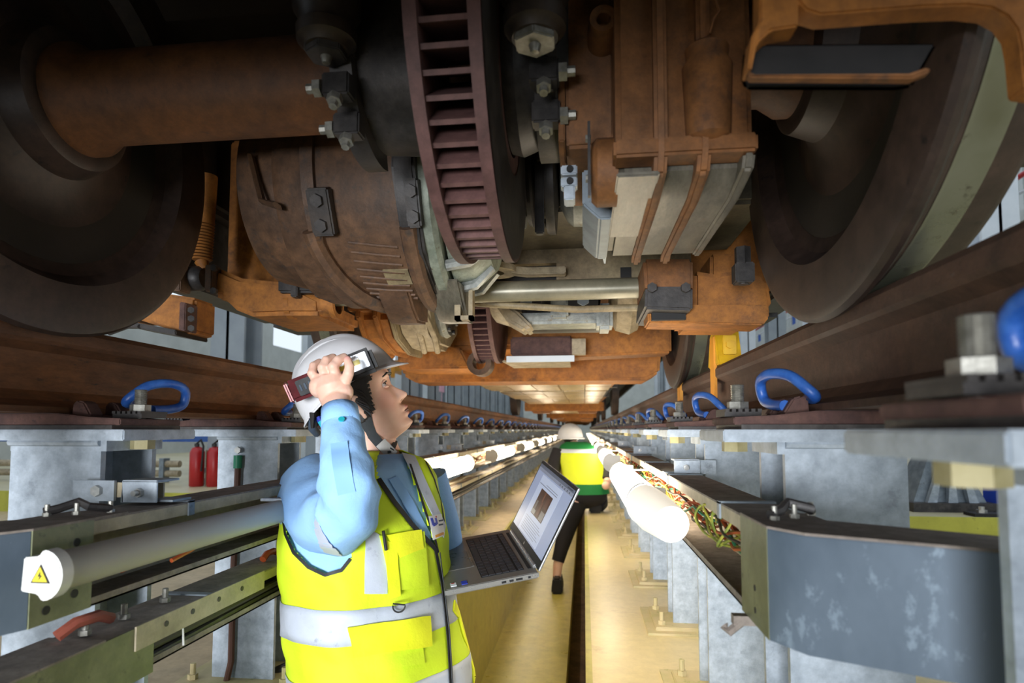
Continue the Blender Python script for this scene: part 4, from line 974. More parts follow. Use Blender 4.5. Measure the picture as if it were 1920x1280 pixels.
def remesh(mb, name, m, parent, vox, smooth=4):
    o = mb.build(name, m, parent)
    md = o.modifiers.new('remesh','REMESH'); md.mode = 'VOXEL'; md.voxel_size = vox; md.use_smooth_shade = True
    if smooth:
        sm = o.modifiers.new('smooth','SMOOTH'); sm.iterations = smooth; sm.factor = .5
    dg = bpy.context.evaluated_depsgraph_get(); dg.update()
    me = bpy.data.meshes.new_from_object(o.evaluated_get(dg)); o.modifiers.clear()
    old = o.data; o.data = me; bpy.data.meshes.remove(old)
    for p in o.data.polygons: p.use_smooth = True
    return o
bo = remesh(body, 'body', skin_m, man, .0024, 3)
# lips tint and nostril shade through a second material node on the skin, placed by object position
def tint(m, spots):
    nt = m.node_tree; b = nt.nodes['Principled BSDF']; src = b.inputs['Base Color'].links[0].from_socket
    g = nt.nodes.new('ShaderNodeTexCoord')
    for (p, r, c, st) in spots:
        vm = nt.nodes.new('ShaderNodeVectorMath'); vm.operation = 'DISTANCE'; vm.inputs[1].default_value = p
        nt.links.new(g.outputs['Object'], vm.inputs[0])
        mr = nt.nodes.new('ShaderNodeMapRange'); mr.inputs['From Min'].default_value = r*1.2; mr.inputs['From Max'].default_value = r*.6; mr.inputs['To Max'].default_value = st
        nt.links.new(vm.outputs['Value'], mr.inputs['Value'])
        mx = nt.nodes.new('ShaderNodeMix'); mx.data_type = 'RGBA'; mx.inputs['B'].default_value = col(*c)
        nt.links.new(src, mx.inputs['A']); nt.links.new(mr.outputs[0], mx.inputs['Factor']); src = mx.outputs['Result']
    nt.links.new(src, b.inputs['Base Color'])
og = V(man['_o'])
sp = [(H(.094,x,u)-og, .0085, (196,112,104), .75) for x in (-.01,0,.01) for u in (-.067,-.082)]
sp += [(H(.088,.018,-.0745)-og, .006, (150,80,74), .6),(H(.06,.05,-.03)-og,.03,(216,140,118),.35),(H(.088,.009,-.050)-og,.0055,(70,34,30),.8)]  # last spot paints shade into the near nostril
sp += [(A(652,672,.022)-og,.008,(226,150,146),.6)]
tint(skin_m, sp)
# eyes
for sg in (1,-1):
    c = H(.0600,sg*.0295,.0075)
    e = MB().ball(c,.0120,24).build('eyeball', mat('eye_white',(228,224,220),rough=.2), man, smooth=True)
    g = (hf*.93+hu*.25+hl*(sg*.26)).normalized()
    MB().ball(c+g*.0064,.0064,16).build('iris', mat('eye_dark',(18,10,8),rough=.45,spec=.2), e, smooth=True)
    lid = []
    for s3, (du, bow) in ((1,(.0058,.0044)),(-1,(-.0062,-.002))):
        pts = []
        for i in range(11):
            t_ = -1+2*i/10
            l_ = .030+.0135*t_; f_ = .0612+math.sqrt(max(0,.0128**2-(.0120*t_)**2))*.9
            pts.append(H(f_,sg*l_,.0075+du+bow*(1-t_*t_)*.5))
        MB().tube(pts,[.0015]+[.0034]*9+[.0015],8).build('eyelid', skin_m, man, smooth=True)
        if s3 > 0: MB().tube([p+hf*.0026-hu*.0022 for p in pts],.0016,6).build('eyelash', hair_m, man, smooth=True)
    MB().tube([H(.088,sg*.010,.024),H(.0905,sg*.020,.028),H(.086,sg*.034,.031),H(.073,sg*.048,.026)],[.003,.0042,.004,.002],8,ell=.7).build('eyebrow', hair_m, man, smooth=True)
# mouth opening
MB().tube([H(.078,.016,-.0755),H(.086,.010,-.0745),H(.090,0,-.0745),H(.086,-.010,-.0745),H(.078,-.016,-.0755)],[.001,.0022,.0026,.0022,.001],8).build('mouth_gap', mat('mouth_dark',(84,40,36),rough=.4), man, smooth=True)
# hair: shell of the head surface behind the hairline
hm = MB(); keep = []
ctr = H(-.01,0,.02)
for f in hfs[:-2]:
    c = sum((hv[i] for i in f), V())/4; d = c-hp
    f_, l_, u_ = d.dot(hf), abs(d.dot(hl)), d.dot(hu)
    lim = .046 if u_ > .03 else (.016+.02*(u_+.05)/.08 if u_ > -.035 else .010-(-.035-u_)*1.5)
    lim += .002*math.sin(u_*700)
    if u_ > -.048 and f_ < lim: keep.append(f)
idx = {}
vs = []; 
for f in keep:
    for i in f:
        if i not in idx: idx[i] = len(vs); vs.append(hv[i]+(hv[i]-ctr).normalized()*.007)
hm.add(vs, [tuple(idx[i] for i in f) for f in keep])
ho = hm.build('hair', hair_m, man, smooth=True)
so = ho.modifiers.new('solid','SOLIDIFY'); so.thickness = .007; so.offset = -1
# sideburn locks
for i in range(12):
    u0 = .02-.006*i*.8; f0 = .014+.005*math.sin(i*2.1)-.0006*i
    MB().tube([H(f0-.02,.080,u0+.02),H(f0-.004,.0815,u0),H(f0+.003,.0790,u0-.016)],[.004,.0045,.0012],6).build('hair_lock', hair_m, ho, smooth=True)

# ---------------------------------------------------------- hard hat
C0 = (-.018,0,.014)
rim_dir = math.atan2(.044,.27)
def HH(f, l, u): # helmet frame: tilted slightly against the head
    c, s_ = math.cos(rim_dir), math.sin(rim_dir)
    return H(C0[0]+f*c-u*s_, l, C0[2]+.012+f*s_+u*c)
def dome(off=0, f0=.133, w0=.106, h0=.140):
    nA, nB = 64, 26; vs = []; fs = []
    for i in range(nB+1):
        b = PI/2*i/nB
        for j in range(nA):
            a = 2*PI*j/nA
            ff = (f0+off)*math.cos(a)*max(1e-5,math.cos(b))**.8; ll = (w0+off)*math.sin(a)*max(1e-5,math.cos(b))**.8; uu = (h0+off)*math.sin(b)
            # raised central ridge and small front/back flats
            uu += .024*math.sin(a)**2*(1-math.sin(b))
            rg = math.exp(-(ll/.026)**4)*math.sin(b)*.008 if off >= 0 else 0
            uu += rg; 
            if i == 0: ff *= 1.03; ll *= 1.04
            vs.append(HH(ff, ll, uu))
    for i in range(nB):
        for j in range(nA): fs.append((i*nA+j,i*nA+(j+1)%nA,(i+1)*nA+(j+1)%nA,(i+1)*nA+j))
    return vs, fs
dv, df = dome()
hat = MB().add(dv,df).build('hard_hat', hat_m, man, smooth=True)
so = hat.modifiers.new('solid','SOLIDIFY'); so.thickness = .003; so.offset = -1
# rim with front peak
vs = []; fs = []; nA = 72
for k, (g, dz) in enumerate(((1.0,.004),(1.03,-.001),(1.07,-.004),(1.075,-.008),(1.0,-.005),(.97,0))):
    for j in range(nA):
        a = 2*PI*j/nA; c = math.cos(a)
        ext = max(0,c)**2.0*.018 if 1.02 < g else 0
        rr = g
        ff = .133*c*rr+ext; ll = .106*math.sin(a)*rr
        uu = dz-(.016*(ext/.018)**1.2 if ext else 0)+.024*math.sin(a)**2
        vs.append(HH(ff,ll,uu))
for k in range(6):
    for j in range(nA):
        k2 = (k+1)%6; fs.append((k*nA+j,k*nA+(j+1)%nA,k2*nA+(j+1)%nA,k2*nA+j))
MB().add(vs,fs).build('brim', hat_m, hat, smooth=True)
for l0 in (-.036,0,.036):
    pts = [HH(.133*math.cos(b)*.985*(1 if l0==0 else .93),l0,.142*math.sin(b)*(1.03 if l0==0 else .95)) for b in [PI*i/24 for i in range(3,22)]]
    MB().tube(pts,[.001]+[.006]*17+[.001],8,ell=.8).build('ridge', hat_m, hat, smooth=True)
MB().tube([HH(-.10,.03,.002),HH(-.125,.0,-.012),HH(-.10,-.03,.002)],.012,10).build('harness_band', mat('harness_grey',(70,84,100),(60,72,88),rough=.7), hat, smooth=True)
MB().tube([HH(-.10,.075,-.002),HH(-.118,.06,-.02),HH(-.122,.03,-.035)],.010,10).build('harness_band', MATS['harness_grey'], hat, smooth=True)
for i in range(14):
    a = -1.0+.14*i
    MB().tube([HH(-.09,.05*a+.05,.01),HH(-.112,.05*a+.05,-.02)],[.007,.003],6).build('padding', black_m, hat)
MB().tube([at(600,790,1.40),at(606,800,1.40),at(612,812,1.40)],.006,8).build('strap_adjuster', mat('teal_clip',(40,180,190),(40,170,184),rough=.4), hat, smooth=True)
MB().tube([at(596,782,1.41),at(604,796,1.41)],.007,8).build('blue_label', mat('label_blue',(40,60,170),(36,56,160),rough=.5), hat)
# chin strap: along the cheek and under the chin with white buckle
def flat(pts, w, th, name, m, parent, nrm):
    q = MB(); vs = []; n = len(pts); pts = [V(p) for p in pts]
    for i, p in enumerate(pts):
        t_ = (pts[min(i+1,n-1)]-pts[max(i-1,0)]).normalized(); nn = (nrm - t_*nrm.dot(t_)).normalized(); sd = t_.cross(nn)
        ww = w[i] if isinstance(w,(list,tuple)) else w
        vs += [p+sd*ww/2+nn*th/2,p-sd*ww/2+nn*th/2,p-sd*ww/2-nn*th/2,p+sd*ww/2-nn*th/2]
    fs = [(4*i+k,4*i+(k+1)%4,4*(i+1)+(k+1)%4,4*(i+1)+k) for i in range(n-1) for k in range(4)]+[(0,1,2,3),(4*n-1,4*n-2,4*n-3,4*n-4)]
    return q.add(vs,fs).build(name, m, parent, smooth=False, bevel=.0006)
hbvh = None
dg = bpy.context.evaluated_depsgraph_get()
def bvh_of(o):
    me = o.data; return BVHTree.FromPolygons([o.matrix_world@v.co for v in me.vertices],[tuple(p.vertices) for p in me.polygons])
bpy.context.view_layer.update()
bb = bvh_of(bo)
def onto(b, px, py, off=.003, fall=1.45):
    d = ray(px,py).normalized(); h = b.ray_cast(V((0,0,0)), d)
    if h[0] is None: return d*(fall/d.y)
    n = h[1] if h[1].dot(d) < 0 else -h[1]
    return h[0]+n*off, n
def onp(b, px, py, off=.003, fall=1.45):
    r = onto(b,px,py,off,fall); return r[0] if isinstance(r, tuple) else r
st_px = [(672,730),(676,750),(682,768),(688,785),(692,800),(698,815),(708,828),(718,840)]
flat([onp(bb,x,y,.003) for x,y in st_px],.024,.002,'chin_strap',strap_m,hat,toC)
flat([onp(bb,x,y,.0035) for x,y in [(664,770),(672,785),(682,798),(690,806)]],.014,.002,'chin_strap',strap_m,hat,toC)
bkl = [onp(bb,x,y,.006) for x,y in [(712,830),(735,856)]]
flat(bkl,.028,.004,'buckle',white_m,hat,toC)
flat([onp(bb,x,y,.0095) for x,y in [(724,850),(734,848)]],.006,.002,'buckle_slot',strap_m,hat,toC)
flat([at(735,842,1.47),at(740,832,1.5),at(741,826,1.52)],.012,.003,'chin_strap',strap_m,hat,toC)

# ---------------------------------------------------------- torch held against the hat
tc0 = at(541,737,1.325); tc1 = at(703,671,1.365)
td = (tc1-tc0).normalized(); tn = (toC-td*toC.dot(td)).normalized(); tb = td.cross(tn)
if tb.z < 0: tb = -tb
Lt = (tc1-tc0).length
torch = thing('torch', 'red and black inspection torch held against the white hard hat', 'torch', tuple(tc0))
def tbx(a, b, w, h, m, nm, par, dz=0, db=0, bev=.004):
    return MB().obox(tc0+td*((a+b)/2*Lt)+tn*dz+tb*db, td, tb, tn, (b-a)*Lt, w, h).build(nm, m, par, bevel=bev)
tbx(.0,.42,.052,.030,mat('torch_red',(96,10,20),(70,10,16),scale=20,rough=.6,spec=.15),'handle',torch,bev=.009)
tbx(-.008,.03,.050,.028,red_m,'red_rim',torch,bev=.006)
tbx(.12,.34,.036,.004,MATS['black_trim'],'grip_panel',torch,dz=.0155,bev=.0015)
for i in range(3): tbx(.15+.05*i,.17+.05*i,.014,.002,MATS['harness_grey'],'grip_mark',torch,dz=.018,bev=.0004)
tbx(.40,1.0,.060,.032,pipe_m,'head',torch,bev=.009)
tbx(.55,.93,.036,.003,mat('torch_silver',(196,200,206),(180,186,192),scale=20,rough=.25,metal=.5),'reflector_panel',torch,dz=.0165,db=.005,bev=.001)
tbx(.60,.85,.018,.003,MATS['steel'],'lens_ring',torch,dz=.0185,db=.006,bev=.0014)
tbx(.61,.84,.011,.002,mat('led_yellow',(236,214,60),(240,226,110),scale=60,rough=.3),'led_strip',torch,dz=.0205,db=.005,bev=.0008)
MB().tube([tc0+td*Lt*.5+tn*.017,tc0+td*Lt*.52+tn*.026],.010,20).build('knob', pipe_m, torch, smooth=True)

# ---------------------------------------------------------- trunk surface: shirt and vest
ANG = math.radians(-20); TF = V((math.cos(ANG),math.sin(ANG),0)); TS = V((-math.sin(ANG),math.cos(ANG),0))
TR = [(846,690,752),(862,650,790),(875,606,803),(895,575,815),(925,556,822),(960,546,829),(1000,543,834),(1040,545,839),(1080,548,843),(1130,553,848),(1180,558,860),(1230,562,876),(1290,565,888),(1350,567,890),(1420,570,888)]
def ring_at(py, s_=1.0, n=120, Yc=1.47):
    xl = lin([(a,b) for a,b,c in TR],py); xr = lin([(a,c) for a,b,c in TR],py)
    cx = (xl+xr)/2; p = at(cx,py,Yc); half = (xr-xl)/2*(p.dot(cF)/F)
    k = half/.222*s_; a, b = .258*k, .19*k
    out = []
    for j in range(n):
        t_ = 2*PI*j/n; e = 2/2.3; c, sn = math.cos(t_), math.sin(t_)
        amp = 1+.010*math.sin(7*t_+py*.02)+.006*math.sin(13*t_-py*.045)+.010*math.sin(py*.05+3*t_)+.006*math.sin(py*.11-5*t_)
        out.append(p+TF*(b*amp*math.copysign(abs(c)**e,c))+TS*(a*amp*math.copysign(abs(sn)**e,sn)))
    return out
NT = 160
def trunk(s_, py0, py1, n):
    vs = []; fs = []
    for i in range(n+1):
        vs += ring_at(py0+(py1-py0)*i/n, s_, NT)
    for i in range(n):
        for j in range(NT): fs.append((i*NT+j,i*NT+(j+1)%NT,(i+1)*NT+(j+1)%NT,(i+1)*NT+j))
    return vs, fs
sv, sf = trunk(.965, 850, 1300, 90)
shirt = MB().add(sv, sf).build('shirt', shirt_m, man, smooth=True)
vv, vf = trunk(1.0, 846, 1400, 170)
VNECK = [(712,845),(704,868),(708,900),(735,940),(770,985),(806,1022),(816,1022),(800,975),(785,930),(772,892),(760,858),(770,845)]
ARMH = [(620,870),(592,873),(562,900),(540,932),(531,965),(537,1000),(553,1035),(580,1062),(612,1077),(640,1069),(657,1046),(672,985),(665,900)]
ARMH = [(600,862),(580,880),(556,905),(540,935),(533,965),(538,1000),(553,1035),(580,1062),(612,1077),(640,1069),(657,1046),(672,985),(672,900),(650,868)]
bad = 0; kf = []
for f in vf:
    c = (vv[f[0]]+vv[f[2]])/2; n = (vv[f[1]]-vv[f[0]]).cross(vv[f[3]]-vv[f[0]])
    ctr_ = sum((vv[(f[0]//NT)*NT+q] for q in range(0,NT,40)), V())/4
    if n.dot(c-ctr_) < 0: n = -n
    px = pix(c)
    if n.dot(c) < 0 and (inpoly(px,VNECK) or inpoly(px,ARMH)): continue
    kf.append(f)
vest = MB().add(vv,kf).build('vest', vest_m, man, smooth=True)
so = vest.modifiers.new('solid','SOLIDIFY'); so.thickness = .003; so.offset = 1
tb_ = BVHTree.FromPolygons(vv, vf)
def ribbon(path, w, off, name, m, parent, sub=6, th=.0015):
    # path in photograph pixels, laid on the trunk surface; w in metres
    P = []
    for (a, b) in zip(path, path[1:]):
        for i in range(sub): P.append((a[0]+(b[0]-a[0])*i/sub, a[1]+(b[1]-a[1])*i/sub))
    P.append(path[-1]); pts = []; ns = []
    for p in P:
        r = onto(tb_, p[0], p[1], off)
        if isinstance(r, tuple): pts.append(r[0]); ns.append(r[1])
    vs = []; n = len(pts)
    for i in range(n):
        t_ = (pts[min(i+1,n-1)]-pts[max(i-1,0)]).normalized(); nn = ns[i]; sd = t_.cross(nn).normalized()
        vs += [pts[i]+sd*w/2,pts[i]+sd*w/2+nn*th,pts[i]-sd*w/2+nn*th,pts[i]-sd*w/2]
    fs = [(4*i+k,4*i+(k+1)%4,4*(i+1)+(k+1)%4,4*(i+1)+k) for i in range(n-1) for k in range(4)]+[(0,1,2,3),(4*n-1,4*n-2,4*n-3,4*n-4)]
    return MB().add(vs,fs).build(name, m, parent, smooth=True, angle=50)
def patch(c4, off, name, m, parent, nx=14, ny=10, th=.002):
    (a,b,c,d) = c4; top = []; 
    for j in range(ny+1):
        v = j/ny
        for i in range(nx+1):
            u = i/nx
            x = (a[0]*(1-u)+b[0]*u)*(1-v)+(d[0]*(1-u)+c[0]*u)*v; y = (a[1]*(1-u)+b[1]*u)*(1-v)+(d[1]*(1-u)+c[1]*u)*v
            r = onto(tb_, x, y, off)
            top.append((r[0], r[1]) if isinstance(r, tuple) else (r, toC))
    W = nx+1; N = len(top)
    vs = [p for p,_ in top]+[p+n*th for p,n in top]
    fs = []
    for j in range(ny):
        for i in range(nx):
            q = j*W+i; fs.append((q,q+1,q+W+1,q+W)); fs.append((N+q,N+q+W,N+q+W+1,N+q+1))
    edge = [i for i in range(W)]+[W*(j+1)+nx for j in range(ny)]+[ny*W+i for i in range(nx-1,-1,-1)]+[W*j for j in range(ny-1,0,-1)]
    for i in range(len(edge)):
        a_, b_ = edge[i], edge[(i+1)%len(edge)]; fs.append((a_,b_,N+b_,N+a_))
    return MB().add(vs,fs).build(name, m, parent, smooth=True, angle=50)
def ringband(py0f, py1f, name, m, off=1.006):
    # band right round the trunk; py as a function of the angle keeps it sloping
    vs = []; n = 4
    for i in range(n+1):
        for j in range(NT):
            t_ = 2*PI*j/NT
            py = py0f+(py1f-py0f)*i/n + 14*math.sin(t_)-4*math.cos(t_)
            vs.append(ring_at(py, off, 8)[0] if 0 else RA(py, off, j))
    fs = [(i*NT+j,i*NT+(j+1)%NT,(i+1)*NT+(j+1)%NT,(i+1)*NT+j) for i in range(n) for j in range(NT)]
    o = MB().add(vs,fs).build(name, m, vest, smooth=True)
    s2 = o.modifiers.new('solid','SOLIDIFY'); s2.thickness = .0012; s2.offset = 1
    return o
_rc = {}
def RA(py, s_, j):
    a = math.floor(py/4)*4; b = a+4
    for k in (a,b):
        if (k,s_) not in _rc: _rc[(k,s_)] = ring_at(k, s_, NT)
    u = (py-a)/4; return _rc[(a,s_)][j]*(1-u)+_rc[(b,s_)][j]*u
ringband(1108,1166,'reflective_band', band_m, 1.02)
ringband(1236,1292,'reflective_band', band_m, 1.02)
patch([(684,985),(722,1010),(724,1112),(682,1112)],.0045,'reflective_band',band_m,vest)
ribbon([(598,868),(574,884)],.03,.004,'reflective_band',band_m,vest)
patch([(752,852),(776,858),(832,985),(828,1008)],.004,'reflective_band',band_m,vest,6,16)
patch([(566,890),(600,866),(622,866),(590,892)],.004,'reflective_band',band_m,vest,6,6)
ribbon(VNECK[2:6]+[(812,1030),(822,1080),(832,1150),(838,1220),(843,1300)],.012,.006,'zip',pipe_m,vest)
ribbon([(766,872),(782,920),(796,965),(812,1010),(818,1036)],.007,.005,'zip_edge',pipe_m,vest)
ribbon([(818,1036),(826,1100),(836,1180),(843,1290)],.004,.009,'zip_teeth',strap_m,vest)
ribbon(ARMH[2:11],.007,.004,'armhole_piping',pipe_m,vest)
ribbon([(796,866),(812,900),(824,940),(831,985)],.005,.004,'armhole_piping',pipe_m,vest)
patch([(708,1002),(790,996),(798,1100),(732,1108)],.006,'chest_pocket',vest_m,vest,th=.004)
patch([(718,1000),(782,993),(786,1030),(745,1046)],.011,'pocket_flap',vesty_m,vest,th=.003)
patch([(714,1010),(738,1018),(744,1116),(724,1120)],.012,'hanging_tab',vesty_m,vest,6,14,th=.002)
patch([(652,1172),(800,1156),(803,1212),(662,1232)],.008,'lower_pocket_flap',vesty_m,vest,th=.004)
patch([(664,1232),(788,1212),(792,1244),(672,1262)],.005,'lower_pocket',vest_m,vest,th=.003)
ribbon([(846,1135),(860,1160),(874,1200),(882,1240),(884,1275)],.03,.003,'side_fold',vesty_m,vest,th=.006)
p0 = onp(tb_,712,992,.016); p1 = onp(tb_,716,1032,.016)
MB().tube([p0,p1],.0035,10).build('pen', pipe_m, vest, smooth=True)
pc_ = onp(tb_,740,1130,.018)
MB().tube([pc_+HR*(.013*math.cos(a))+HU*(.013*math.sin(a)-.002) for a in [PI*.95+ (PI*1.1)*i/12 for i in range(13)]]+[pc_+HR*-.013+HU*.004],.0018,8).build('d_ring', pipe_m, vest, smooth=True)
# shirt placket, collar, breast card
ribbon([(738,895),(760,930),(785,975),(806,1014)],.028,-.004,'placket',mat('shirt_shade',(132,178,234),(140,186,240),scale=5,rough=.85,bump=.1,bscale=22),shirt,th=.003)
card = patch([(799,968),(823,963),(829,1004),(808,1012)],.006,'logo_patch',white_m,vest,th=.001)
patch([(802,972),(806,971),(810,984),(806,986)],.0075,'logo_mark',MATS['label_blue'],card,4,4,th=.0004)
patch([(806,982),(813,980),(814,985),(808,988)],.0075,'logo_mark',MATS['label_blue'],card,4,4,th=.0004)
patch([(810,972),(813,971),(816,983),(813,985)],.0075,'logo_mark',MATS['label_blue'],card,4,4,th=.0004)
patch([(811,968),(813,967),(814,970),(812,971)],.0075,'logo_dot',red_m,card,3,3,th=.0004)
patch([(811,1003),(826,998),(827,1002),(812,1008)],.0075,'logo_stripe',hy_m,card,4,2,th=.0004)
for yy in (976,984): patch([(817,yy),(825,yy-2),(825.6,yy+1),(817.6,yy+3)],.0075,'logo_text',MATS['harness_grey'],card,3,2,th=.0004)
cn = (nb+V((0,0,.0)))
q = MB(); ring0 = []; ring1 = []
for j in range(28):
    a = 2*PI*j/28; d = TF*math.cos(a)*.072+TS*math.sin(a)*.074
    fr = max(0,math.cos(a))
    ring0.append(at(712,868,1.52)+d*1.02+V((0,0,.012-.03*fr)))
    ring1.append(at(712,868,1.52)+d*1.34+V((0,0,-.028-.045*fr**2)))
vs = ring0+ring1; q.add(vs,[(j,(j+1)%28,28+(j+1)%28,28+j) for j in range(28) if j not in (0,27)])
clo = q.build('collar', shirt_m, shirt, smooth=True); s2 = clo.modifiers.new('s','SOLIDIFY'); s2.thickness = .004

# right sleeve: upper arm, elbow and forearm, one loft
SP = [(at(592,912,1.46),.082),(at(594,938,1.38),.086),(at(608,962,1.30),.082),(at(630,972,1.23),.072),(at(652,960,1.175),.060),(at(655,930,1.15),.056),(at(650,895,1.15),.054),(at(646,862,1.165),.047),(at(643,830,1.185),.042),(at(640,800,1.205),.038),(at(637,768,1.225),.0355)]
pts = []; rs = []
for i in range(len(SP)-1):
    p0 = SP[max(i-1,0)][0]; p1 = SP[i][0]; p2 = SP[i+1][0]; p3 = SP[min(i+2,len(SP)-1)][0]
    for j in range(8):
        u = j/8; pts.append(.5*((2*p1)+(p2-p0)*u+(2*p0-5*p1+4*p2-p3)*u*u+(3*p1-p0-3*p2+p3)*u**3)); rs.append(SP[i][1]*(1-u)+SP[i+1][1]*u)
pts.append(SP[-1][0]); rs.append(SP[-1][1])
n = 40; vs = []; K = len(pts); nrm = V((0,0,1)); 
t0 = (pts[1]-pts[0]).normalized(); nrm = (nrm-t0*nrm.dot(t0)).normalized()
for k in range(K):
    t_ = (pts[min(k+1,K-1)]-pts[max(k-1,0)]).normalized(); nrm = (nrm-t_*nrm.dot(t_)).normalized(); bi = t_.cross(nrm)
    for j in range(n):
        a = 2*PI*j/n
        wr = 1+.05*math.sin(3*a+k*.30)*math.sin(k*.21)+.03*(1-2*abs(math.sin(2.5*a-k*.21)))+.035*(1-2*abs(math.sin(k*.30+1.5*a)))*(.3+.9*math.exp(-((k-36)/13)**2))
        if k > K-10: wr = 1+.01*math.sin(4*a)
        vs.append(pts[k]+(nrm*math.cos(a)+bi*math.sin(a))*(rs[k]*wr))
fs = [(k*n+j,k*n+(j+1)%n,(k+1)*n+(j+1)%n,(k+1)*n+j) for k in range(K-1) for j in range(n)]
slv = MB().add(vs,fs).build('sleeve', shirt_m, shirt, smooth=True); s2 = slv.modifiers.new('s','SOLIDIFY'); s2.thickness = .003; s2.offset = 0
bpy.context.view_layer.update()
sb = BVHTree.FromPolygons(vs, fs)
c_ = K-9
MB().tube([pts[c_],pts[c_+4],pts[K-1]+(pts[K-1]-pts[K-2])*.3],[rs[c_]*1.05,rs[c_+4]*1.05,rs[-1]*1.06],40,caps=False).build('cuff', MATS['shirt_blue'], slv, smooth=True)
for o2 in [x for x in slv.children]:
    s2 = o2.modifiers.new('s','SOLIDIFY'); s2.thickness = .003
bt = onto(sb,641,790,.005)
MB().tube([bt[0],bt[0]+bt[1]*.003],.0062,20).build('cuff_button', MATS['teal_clip'], slv, smooth=False)
tb2 = tb_; tb_ = sb
ribbon([(636,830),(640,870),(646,905),(650,925)],.032,.001,'sleeve_placket',MATS['shirt_shade'],slv,th=.0015)
ribbon([(592,975),(600,1000),(612,1022),(626,1038)],.035,.001,'reflective_patch',band_m,slv,th=.001)
tb_ = tb2
# left sleeve
MB().tube([at(790,895,1.66),(LS+LE)/2,LE,LE+(LW-LE)*.5,LW],[.07,.066,.060,.050,.040],28).build('sleeve', shirt_m, shirt, smooth=True)
# trousers and shoes
for dy in (-.10,.10):
    MB().tube([V((-.475,1.49+dy*.6,-.64)),V((-.46,1.50+dy,-.76)),V((-.40,1.52+dy,-.98)),V((-.42,1.52+dy,-1.24)),V((-.43,1.52+dy,-1.33))],[.095,.095,.082,.068,.066],24).build('trouser_leg', trou_m, man, smooth=True)
    MB().prism([(-.52,ZP+.002),(-.24,ZP+.002),(-.23,ZP+.03),(-.30,ZP+.065),(-.40,ZP+.10),(-.50,ZP+.10)],'y',1.47+dy,1.57+dy).build('shoe', black_m, man, bevel=.012)
MB().tube([V((-.49,1.47,-.52)),V((-.48,1.48,-.64)),V((-.46,1.49,-.74))],[.14,.14,.12],28).build('trouser_seat', trou_m, man, smooth=True)

# ================================================================== LAPTOP
lt = thing('laptop', 'open silver-grey laptop held out by the man in the lime vest', 'laptop', tuple(LO))
lm = mat('laptop_grey', (132,130,126), (138,136,132), scale=30, rough=.35, metal=.6, bump=.0)
ls = mat('laptop_edge', (186,188,192), (180,182,186), scale=30, rough=.25, metal=.7, bump=0)
def LP(b, a, n=0): return LO+Lb*b+La*a+Ln*n
def lbox(b0,b1,a0,a1,n0,n1,m,nm,par=lt,bev=0): return MB().obox(LP((b0+b1)/2,(a0+a1)/2,(n0+n1)/2), Lb, La, Ln, b1-b0, a1-a0, n1-n0).build(nm, m, par, bevel=bev)
dk = lbox(.0,.225,0,.325,-.017,-.001,lm,'base',bev=.003)
lbox(-.001,.226,-.001,.0005,-.013,-.002,ls,'side_trim')
kb = lbox(.028,.134,.030,.300,-.0012,-.0004,pipe_m,'keyboard_deck')
kk = mat('key_black',(40,41,46),(46,47,52),scale=40,rough=.5,bump=0)
key = None
rows = [14,14,14,13,12]
for r_ in range(6):
    b0 = .030+r_*.0172; hgt = .0155 if r_ else .011
    if r_ == 5:
        ws = [1.2,1,1,1,5.5,1,1,1,1,1]
    else: ws = [1.0+.0*r_]*14 if r_ < 2 else ([1.4]+[1]*12+[.9] if r_ == 2 else ([1.7]+[1]*11+[1.6] if r_ == 3 else [2.1]+[1]*10+[2.2]))
    tot = sum(ws); aa = .298
    for w_ in ws:
        wd = w_/tot*.266
        lbox(b0, b0+hgt, aa-wd+.0011, aa-.0011, -.0004, .0012, kk, 'key', kb)
        aa -= wd
lbox(.146,.214,.105,.215,-.0012,.0002,mat('pad_grey',(112,110,106),(116,114,110),scale=30,rough=.3,metal=.5,bump=0),'touchpad')
for a0 in (.108,.163): lbox(.139,.145,a0,a0+.050,-.0012,.0004,MATS['pad_grey'],'pad_button')
lbox(.010,.018,.03,.295,-.0012,.0,pipe_m,'speaker_grille')
s1 = lbox(.196,.210,.012,.030,-.001,.0003,hcolw_m,'sticker'); s1['label'] = 'small white and red sticker'
lbox(.2,.207,.0255,.0295,.0003,.0005,red_m,'sticker_mark',s1)
s2_ = lbox(.170,.184,.012,.030,-.001,.0003,MATS['label_blue'],'sticker'); s2_['label'] = 'small dark blue sticker'
for b0, w_ in ((.020,.006),(.040,.016),(.062,.010),(.080,.011)):
    lbox(b0,b0+w_,-.0018,-.0008,-.011,-.006,pipe_m,'port')
# screen lid
Sn = (La.cross(Ls)).normalized()
if Sn.dot(Lb) < 0: Sn = -Sn
def SPt(h, a, d=0): return LO+Ln*.001+Ls*h+La*a+Sn*d
def sbox(h0,h1,a0,a1,d0,d1,m,nm,par=lt,bev=0): return MB().obox(SPt((h0+h1)/2,(a0+a1)/2,(d0+d1)/2), Ls, La, Sn, h1-h0, a1-a0, d1-d0).build(nm, m, par, bevel=bev)
lid = sbox(.0,.222,0,.325,-.006,.0,ls,'lid',bev=.002)
bz = sbox(.002,.220,.002,.323,.0,.0012,MATS['black_trim'],'bezel',lid)
scr = mat('screen_page',(150,160,186),emit=(150,162,192),es=.16,rough=.25)
sbox(.024,.212,.008,.317,.0012,.0016,scr,'screen',lid)
def sc_(h0,h1,a0,a1,c,nm,k=1,es=.16):
    nmm = 'scr_%d_%d_%d'%c
    m = MATS.get(nmm) or mat(nmm,c,emit=c,es=es,rough=.3)
    sbox(h0,h1,a0,a1,.0016+.0003*(k-1),.0018+.0003*(k-1),m,nm,lid)
sc_(.203,.212,.008,.317,(92,98,112),'title_bar')
sc_(.194,.203,.008,.317,(128,134,150),'address_bar')
sc_(.028,.190,.075,.262,(176,186,208),'page')
